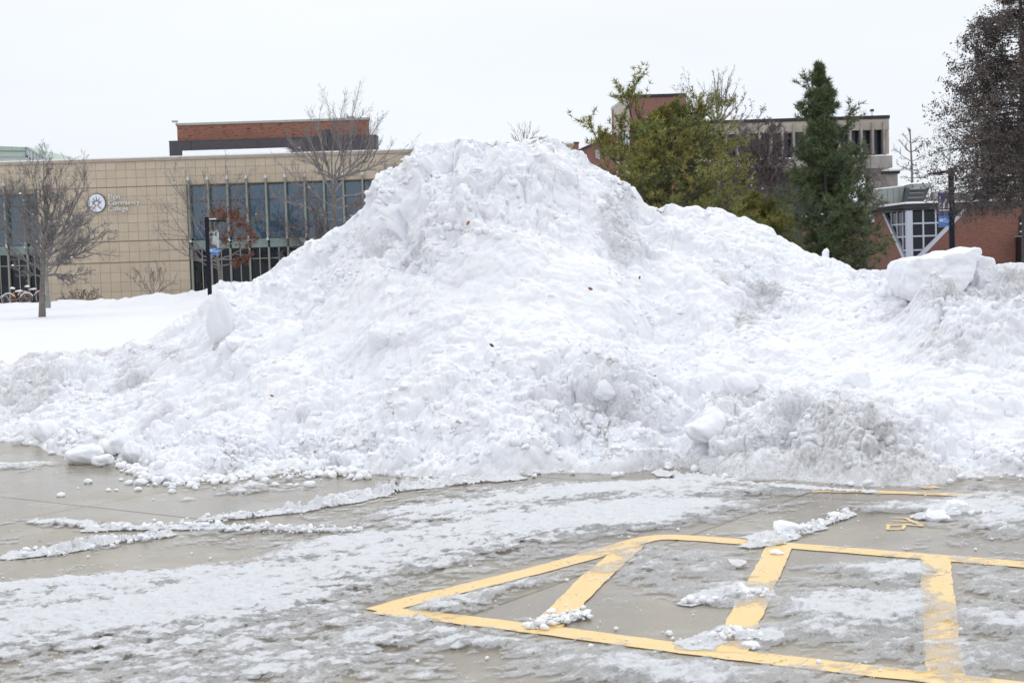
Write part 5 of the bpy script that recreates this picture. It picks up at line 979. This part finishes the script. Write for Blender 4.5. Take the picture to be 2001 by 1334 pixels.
bare_tree('bare_tree', 'rounded leafless tree with a pale trunk standing alone on the lawn at far left', [(82, 617), (83, 560), (84, 510), (86, 470), (92, 430)], 58, .125,
  [(.40, 10, 455, .6), (.45, 150, 500, -.5), (.55, 198, 440, .3), (.55, -25, 400, -.8), (.62, 170, 350, .5), (.66, 20, 350, .9), (.7, 120, 330, -1), (.75, 60, 325, -.4), (.85, 140, 390, 1.2), (.85, 40, 380, -1.3), (.9, 85, 315, .3), (.5, 110, 440, 1.5), (.5, 60, 440, -1.5), (.35, 165, 535, .6), (.34, 25, 520, -.6), (.6, 185, 395, -1.0), (.6, -10, 350, .4), (1.0, 100, 345, -.5), (.45, 205, 470, .9)], sp_fine, 11, snow=26)
bare_tree('bare_tree', 'slimmer grey-trunked leafless tree just behind the lone one at far left', [(94, 592), (93, 560), (90, 530), (94, 500)], 72, .105,
  [(.5, 60, 470, .5), (.6, 130, 465, -.4), (.8, 40, 430, .8), (.9, 150, 430, .4), (1, 95, 410, 0), (1, 120, 385, -.8), (.8, 70, 400, -.6), (.7, 160, 480, .7)], sp_fine, 12, bm_=M_lich)
bare_tree('bare_tree', 'tall leafless tree with fanned upright branches before the brick penthouse', [(661, 590), (657, 500), (655, 430), (652, 375), (655, 340)], 70, .13,
  [(.62, 560, 330, .8), (.66, 760, 340, -.5), (.7, 600, 250, .4), (.74, 720, 250, -.6), (.78, 645, 215, .3), (.8, 690, 205, .9), (.85, 620, 235, -1), (.9, 740, 290, 1.1), (.9, 585, 290, -.9), (1, 668, 212, .2), (1, 705, 228, -.4), (.95, 790, 300, .3), (.56, 530, 380, .5), (.6, 755, 390, .9), (.5, 590, 400, -.9), (.5, 700, 420, -.4), (.97, 560, 270, .1), (.9, 740, 240, -.2)], [(9, 30, .46, .2, .16, .12), (7, 30, .46, .15, .12, .14), (5, 32, .5, .15, .08, .16)], 13, rmin=.0032, tw=bark('pale_twigs', (.23, .21, .205)), snow=14)
M_rust = plain('rust_leaves', (.19, .075, .042), .8, var=.45, scale=9)
bare_tree('oak_tree', 'small oak holding rust red leaves beside the left lamp post', [(432, 592), (430, 540), (425, 500), (420, 460)], 80, .12,
  [(.55, 372, 478, .3), (.45, 360, 490, -.5), (.6, 320, 400, .6), (.7, 350, 360, -.3), (.8, 395, 335, .4), (.85, 445, 330, -.5), (.9, 480, 350, .3), (.7, 500, 420, .7), (.6, 495, 470, -.6), (.5, 480, 510, .4), (.9, 420, 350, -.9), (1, 440, 400, .5), (.8, 460, 440, -1), (.65, 410, 440, 1.2), (.5, 310, 455, .2), (1, 470, 400, .0), (.9, 330, 330, -.4)], [(7, 38, .45, .25, .08, .16), (6, 38, .5, .2, .05, .18), (3, 36, .5, .2, .02, .2)], 14,
  leaves=([(455, 430, 45, 30), (470, 460, 38, 34), (425, 415, 25, 14), (465, 505, 32, 24), (400, 420, 26, 20)], 0, 2600, .13, M_rust, .6), snow=16)
bare_tree('bare_tree', 'small leafless treetop peeking over the summit of the pile', [(1025, 340), (1025, 300), (1024, 280)], 95, .08, [(.6, 1000, 262, 0), (.7, 1015, 248, .4), (.9, 1035, 246, -.4), (1, 1050, 256, .2), (.8, 1042, 262, .5), (.7, 1005, 252, -.5), (1, 1026, 244, .2)], [(7, 30, .5, .2, .12, .14), (4, 30, .5, .2, .1, .15)], 15)
bare_tree('bare_tree', 'tall slender leafless tree behind the yellowish pine, its top above the concrete wing', [(1406, 430), (1404, 330), (1404, 250), (1402, 220)], 84, .13,
  [(.6, 1350, 200, .4), (.7, 1375, 160, -.4), (.8, 1405, 142, .3), (.85, 1425, 148, -.6), (.75, 1455, 190, .5), (.6, 1470, 215, -.3), (.9, 1395, 150, .7), (.7, 1345, 165, -.6), (.65, 1330, 180, .6), (.8, 1440, 170, .2), (.9, 1412, 150, -.3), (.5, 1465, 250, .4), (.5, 1345, 240, -.4)], [(8, 28, .42, .2, .14, .12), (6, 30, .48, .15, .1, .14), (2, 32, .5, .2, .06, .16)], 16,
  leaves=([(1440, 210, 50, 40), (1350, 190, 40, 40), (1400, 220, 60, 40)], 0, 500, .10, plain('brown_leaves', (.10, .07, .05), .8), .5))
bare_tree('bare_tree', 'small leafless pyramid tree in the gap right of the concrete wing', [(1783, 375), (1782, 330), (1780, 290), (1778, 252)], 98, .09,
  [(.3, 1752, 320, .3), (.3, 1812, 325, -.3), (.45, 1748, 290, -.3), (.45, 1808, 300, .4), (.6, 1758, 275, .4), (.6, 1802, 282, -.4), (.75, 1765, 262, -.2), (.75, 1796, 268, .3), (.9, 1775, 250, .1), (.2, 1760, 345, .2), (.2, 1810, 348, .2)], [(12, 42, .38, .12, .04, .12), (7, 40, .45, .15, .03, .15)], 17, rmin=.005)
# purple brown thicket of crab apples behind the pines
M_thk = bark('purple_twigs', (.125, .10, .10)); spt = [(10, 42, .5, .15, .03, .2), (9, 42, .5, .1, .0, .24), (6, 42, .5, .1, .0, .26)]
bare_tree('crabapple_tree', 'dense purple brown twiggy tree left of the dark pine', [(1490, 480), (1488, 430), (1485, 380)], 72, .14, [(.3, 1420, 350, .5), (.5, 1440, 280, -.5), (.6, 1470, 240, .4), (.7, 1510, 250, -.6), (.7, 1540, 290, .6), (.5, 1555, 350, -.3), (.4, 1400, 400, .6), (.8, 1450, 310, 1.2), (.8, 1520, 320, -1.2), (.9, 1490, 300, .2), (.6, 1410, 300, .2), (1, 1500, 265, .7)], spt, 18, tw=M_thk, bm_=M_barkd,
  leaves=([(1480, 300, 80, 60), (1450, 360, 60, 50), (1530, 380, 60, 50), (1500, 250, 50, 20)], 0, 9000, .10, plain('purple_leaf', (.12, .088, .085), .8, var=.4, scale=5), .4), rmin=.009)
bare_tree('crabapple_tree', 'lower twiggy tree dusted with snow between the two pines', [(1450, 520), (1460, 450), (1465, 420)], 66, .10, [(.5, 1400, 390, .4), (.6, 1440, 360, -.4), (.7, 1490, 370, .5), (.8, 1530, 400, -.5), (.5, 1520, 440, .3), (.4, 1410, 430, -.2), (1, 1470, 350, .2)], spt[:2] + [(4, 42, .5, .1, 0, .26)], 19, tw=M_thk, bm_=M_barkd, snow=70, rmin=.008)
bare_tree('crabapple_tree', 'dark twiggy tree just right of the dark pine before the concrete wing', [(1690, 470), (1690, 420), (1692, 390)], 78, .10, [(.5, 1670, 330, .3), (.6, 1700, 300, -.3), (.8, 1715, 340, .4), (.8, 1680, 370, -.4), (.5, 1725, 390, .1), (1, 1690, 310, .4)], spt[:2] + [(4, 42, .5, .1, 0, .26)], 20, tw=M_thk, bm_=M_barkd, rmin=.007)
bare_tree('crabapple_tree', 'low dense dark thicket of bare branches leaning out before the left glass wall', [(640, 560), (638, 500), (630, 470)], 68, .12, [(.4, 545, 430, .4), (.5, 570, 380, -.4), (.6, 600, 370, .5), (.7, 640, 380, -.6), (.6, 560, 480, .3), (.5, 540, 455, -.5), (.8, 610, 440, .9), (.3, 555, 500, -.4), (.8, 690, 400, .3), (.9, 620, 400, -.1)], [(8, 40, .5, .15, .05, .18), (7, 40, .5, .1, .03, .2), (4, 40, .5, .1, .0, .24)], 21, tw=M_thk, bm_=M_barkd)
bare_tree('shrub', 'leafless fan shaped shrub against the beige wall left of the glass', [(300, 586), (300, 580), (299, 577)], 86, .04, [(.5, 255, 540, .2), (.6, 270, 528, -.2), (.7, 290, 522, .2), (.8, 310, 522, -.3), (.9, 325, 530, .3), (1, 342, 545, 0), (1, 280, 555, .3), (1, 325, 560, -.3), (.8, 300, 530, .4)], [(6, 34, .5, .2, .1, .14), (4, 34, .5, .2, .06, .16)], 22, 'shrub', rmin=.009)
bare_tree('shrub', 'brown leafy shrub low against the beige wall behind the lawn', [(165, 600), (165, 596), (164, 592)], 86, .04, [(.5, 140, 575, .2), (.6, 150, 568, -.2), (.7, 163, 566, .2), (.8, 178, 570, -.3), (.9, 192, 578, .3), (1, 125, 582, 0), (1, 190, 568, .3), (1, 118, 578, -.3)], [(7, 36, .5, .2, .1, .16), (5, 36, .5, .2, .06, .18)], 23, 'shrub', leaves=([(160, 580, 45, 18)], 0, 500, .08, plain('tan_leaf', (.13, .10, .05), .8, var=.5, scale=12), .2), rmin=.009)

# evergreens ------------------------------------------------------------
def needle_mat(name, a, b, c):
    m, nt, bs = mat(name); g = N(nt, 'ShaderNodeNewGeometry').outputs['Position']
    k = mixc(nt, rng_n(nt, noise(nt, g, 1.1, 3.0, .6), .40, .60), a, b); k = mixc(nt, rng_n(nt, noise(nt, g, 2.8, 3.0), .55, .72, 0, .8), k, c); k = mixc(nt, rng_n(nt, noise(nt, g, 9.0, 2.0), .4, .75, 0, .5), k, tuple(q * .55 for q in a))
    nt.links.new(k, bs.inputs['Base Color']); bs.inputs['Roughness'].default_value = .7; return m
M_needY = needle_mat('yellowing_needles', (.155, .185, .055), (.29, .265, .06), (.38, .25, .055)); M_needG = needle_mat('dark_needles', (.10, .14, .072), (.14, .17, .075), (.17, .185, .065))
def tufts(C, D, rg, L_, k=7, w=.011):
    n = len(C); C = np.repeat(C, k, 0); D = np.repeat(D, k, 0); d = unit_v(D * .9 + rg.normal(size=C.shape) * .75); s = unit_v(np.cross(d, rg.normal(size=C.shape))) * w; l = (L_ * (.7 + .6 * rg.rand(len(C))))[:, None]
    V = np.stack([C - s, C + s, C + d * l], 1).reshape(-1, 3); return V, np.arange(len(C) * 3).reshape(-1, 3)
def conifer(name, label, trunk, Y, r0, env, seed, m, leaders=(), dz=.34, per=6, rise=.35, L_=.15, kk=7, snow=40, zlow=None, sub=(9, 46, .42), cat='tree', leafy=None, trm=None, w=.011, droop=0, gaps=.15, jit=.45):
    rg = np.random.RandomState(seed); T_, TR = trunk_line(trunk, Y, r0, .02, 14); o = T_[0, 0].copy(); o[2] = max(o[2], 0); root = empty(name, o, label, cat); link('trunk', tubes_mesh('trunk', [(T_, TR, 9)], trm or M_barkd, o), root)
    en = np.array([(at(l, y, Y)[0], at(r, y, Y)[0], at((l + r) / 2, y, Y)[2]) for y, l, r in env]); en = en[np.argsort(en[:, 2])]; zz = T_[0, :, 2]; z = zlow if zlow is not None else en[0, 2]; LP, LR = [], []
    while z < en[-1, 2] - .05:
        cx = np.interp(z, zz, T_[0, :, 0])
        for _ in range(per):
            a = rg.rand() * 6.283; zz0 = z + rg.rand() * dz; l, r = np.interp(zz0, en[:, 2], en[:, 0]), np.interp(zz0, en[:, 2], en[:, 1]); c, s = math.cos(a), math.sin(a); rad = (r - cx if c > 0 else cx - l); rad = abs(c) * rad + (1 - abs(c)) * (r - l) / 2
            if rad < .08 or rg.rand() < gaps: continue
            rad *= 1.07 - jit + jit * rg.rand() ** .8; t = np.linspace(0, 1, 6)[:, None]; hz = rise * rad; st = zz0 - hz * .75
            p = np.array([np.interp(st, zz, T_[0, :, 0]), Y + 0.0, st]) + t * np.array([c, s, 0]) * rad + np.array([0, 0, 1]) * (hz * t ** 1.6 - droop * rad * t * t * .5); p[1:] += rg.normal(size=(5, 3)) * .03; LP.append(p); LR.append(np.linspace(max(.012, rad * .014), .006, 6))
        z += dz
    for pts in leaders:
        P0 = np.array([at(a, b, Y + dy) for a, b, dy in pts]); t = np.linspace(0, 1, len(P0)); tt = np.linspace(0, 1, 6); LP.append(np.stack([np.interp(tt, t, P0[:, k]) for k in range(3)], 1)); LR.append(np.linspace(.035, .008, 6)); 
    P = np.array(LP); R = np.array(LR); S, SR = spawn(rg, P, R, sub[0], sub[1], sub[2], .22, .06, .12, 4, .004); bt = [(P, R, 5), (S, SR, 3)]
    if leafy:
        Q, QR = spawn(rg, S, SR, 3, 40, .6, .1, .0 - droop * .15, .2, 3, .004); bt.append((Q, QR, 3)); E_ = np.concatenate([Q.reshape(-1, 3), S[:, 1:].reshape(-1, 3)])
        num, size, hang = leafy; sel = rg.randint(len(E_), size=num); keep_ = fbm(E_[sel][:, 0] / .9 + E_[sel][:, 1], E_[sel][:, 2] / .5, seed, 3) > -.14; E_ = E_[sel][keep_]; link('dead_leaves', leaf_mesh('dead_leaves', E_ + rg.normal(size=E_.shape) * .06, rg, size, m, hang, .6, o), root)
    else:
        C = np.concatenate([S[:, 1], S[:, 2], S[:, 3], (S[:, 1] + S[:, 2]) / 2, (S[:, 3] + S[:, 2]) / 2, P[:, 3], P[:, 4], P[:, 5]]); D = np.concatenate([unit_v(S[:, 3] - S[:, 1])] * 5 + [unit_v(P[:, 5] - P[:, 3])] * 3); D = unit_v(D + [0, 0, .35]); C = C + rg.normal(size=C.shape) * .03
        V, F_ = tufts(C - o, D, rg, L_, kk, w); link('needles', npmesh('needles', V, F_, m), root)
    link('branches', tubes_mesh('branches', bt, trm or M_barkd, o), root)
    if snow:
        cand = P[:, 1:5].reshape(-1, 3); sel = rg.choice(len(cand), snow); V, F_, nb = [], [], 0
        for p in cand[sel]:
            q = ico * np.array([.07, .05, .03]) * (.3 + .8 * rg.rand()); V.append(q + p + (0, 0, .04) - o); F_.append(icf + nb); nb += len(ico)
        tag(link('snow_on_branches', npmesh('snow_on_branches', np.concatenate(V), np.concatenate(F_), M_sn, True), root), kind='stuff')
    return root
conifer('pine_tree', 'broad yellow green pine with ragged upright tips right of the summit', [(1288, 520), (1286, 420), (1282, 350), (1290, 280), (1300, 200)], 55, .11,
  [(214, 1300, 1350), (232, 1278, 1385), (252, 1250, 1410), (275, 1205, 1430), (300, 1172, 1452), (340, 1162, 1462), (380, 1165, 1480), (420, 1185, 1475), (470, 1190, 1470), (520, 1200, 1460)], 41, M_needY,
  leaders=[[(1270, 300, 0), (1245, 230, 0), (1238, 160, 0)], [(1225, 340, -.4), (1175, 290, -.4), (1147, 232, -.4)], [(1215, 330, .3), (1215, 270, .3), (1212, 232, .3)], [(1310, 280, .2), (1345, 240, .2), (1362, 196, .2)], [(1286, 350, -.6), (1360, 300, -1), (1440, 250, -1.2)], [(1286, 400, -.6), (1370, 380, -1), (1460, 330, -1.2)], [(1240, 250, 0), (1225, 195, 0), (1212, 168, 0)], [(1195, 300, 0), (1180, 285, 0), (1178, 262, 0)], [(1320, 260, -.3), (1380, 215, -.3), (1400, 200, -.3)]], dz=.30, per=7, rise=.5, L_=.20, kk=10, snow=60, sub=(15, 46, .47), gaps=.14, w=.016)
conifer('pine_tree', 'tall dark green conical pine before the concrete wing', [(1622, 560), (1618, 450), (1612, 330), (1604, 220), (1601, 131)], 56, .12,
  [(128, 1599, 1603), (155, 1592, 1611), (175, 1578, 1622), (210, 1574, 1635), (240, 1572, 1645), (265, 1560, 1665), (300, 1556, 1682), (350, 1552, 1690), (400, 1545, 1700), (440, 1545, 1715), (480, 1550, 1722), (520, 1555, 1725), (560, 1560, 1720)], 42, M_needG,
  leaders=[[(1600, 150, 0), (1601, 138, 0), (1601, 128, 0)], [(1600, 230, 0), (1585, 180, 0), (1573, 156, 0)], [(1630, 300, 0), (1655, 245, 0), (1664, 218, 0)], [(1590, 260, 0), (1570, 225, 0), (1568, 208, 0)], [(1640, 440, -1), (1690, 455, -1.2), (1738, 462, -1.4)], [(1640, 490, -1), (1690, 500, -1.2), (1722, 492, -1.4)], [(1590, 420, -1), (1550, 400, -1), (1520, 370, -1)]], dz=.24, per=8, rise=.6, L_=.22, kk=8, snow=26, sub=(11, 46, .44), gaps=.25, w=.016, jit=.75)
conifer('pine_tree', 'low green pine boughs behind the right shoulder of the pile between the two big pines', [(1475, 560), (1474, 480), (1472, 420), (1470, 392)], 60, .07,
  [(388, 1465, 1478), (405, 1440, 1520), (430, 1425, 1545), (460, 1425, 1560), (500, 1430, 1560)], 43, M_needY, dz=.26, per=8, rise=.4, snow=24, L_=.20, w=.016, sub=(12, 46, .46))
M_oakl = plain('dry_oak_leaves', (.115, .092, .082), .8, var=.5, scale=8)
conifer('oak_tree', 'large oak full of dry grey brown leaves reaching in at the right edge', [(2010, 600), (2006, 400), (2000, 200), (1996, 60), (1992, -80)], 48, .22,
  [(-80, 1950, 2040), (0, 1925, 2080), (40, 1895, 2100), (70, 1868, 2120), (110, 1875, 2130), (150, 1872, 2140), (200, 1850, 2150), (240, 1835, 2160), (280, 1812, 2170), (320, 1805, 2180), (360, 1830, 2190), (390, 1880, 2190)], 44, M_oakl, dz=.34, per=9, rise=.10, snow=50, sub=(14, 44, .44), leafy=(80000, .080, 1.0), trm=bark('oak_bark', (.085, .075, .07)), droop=.35, gaps=.1)
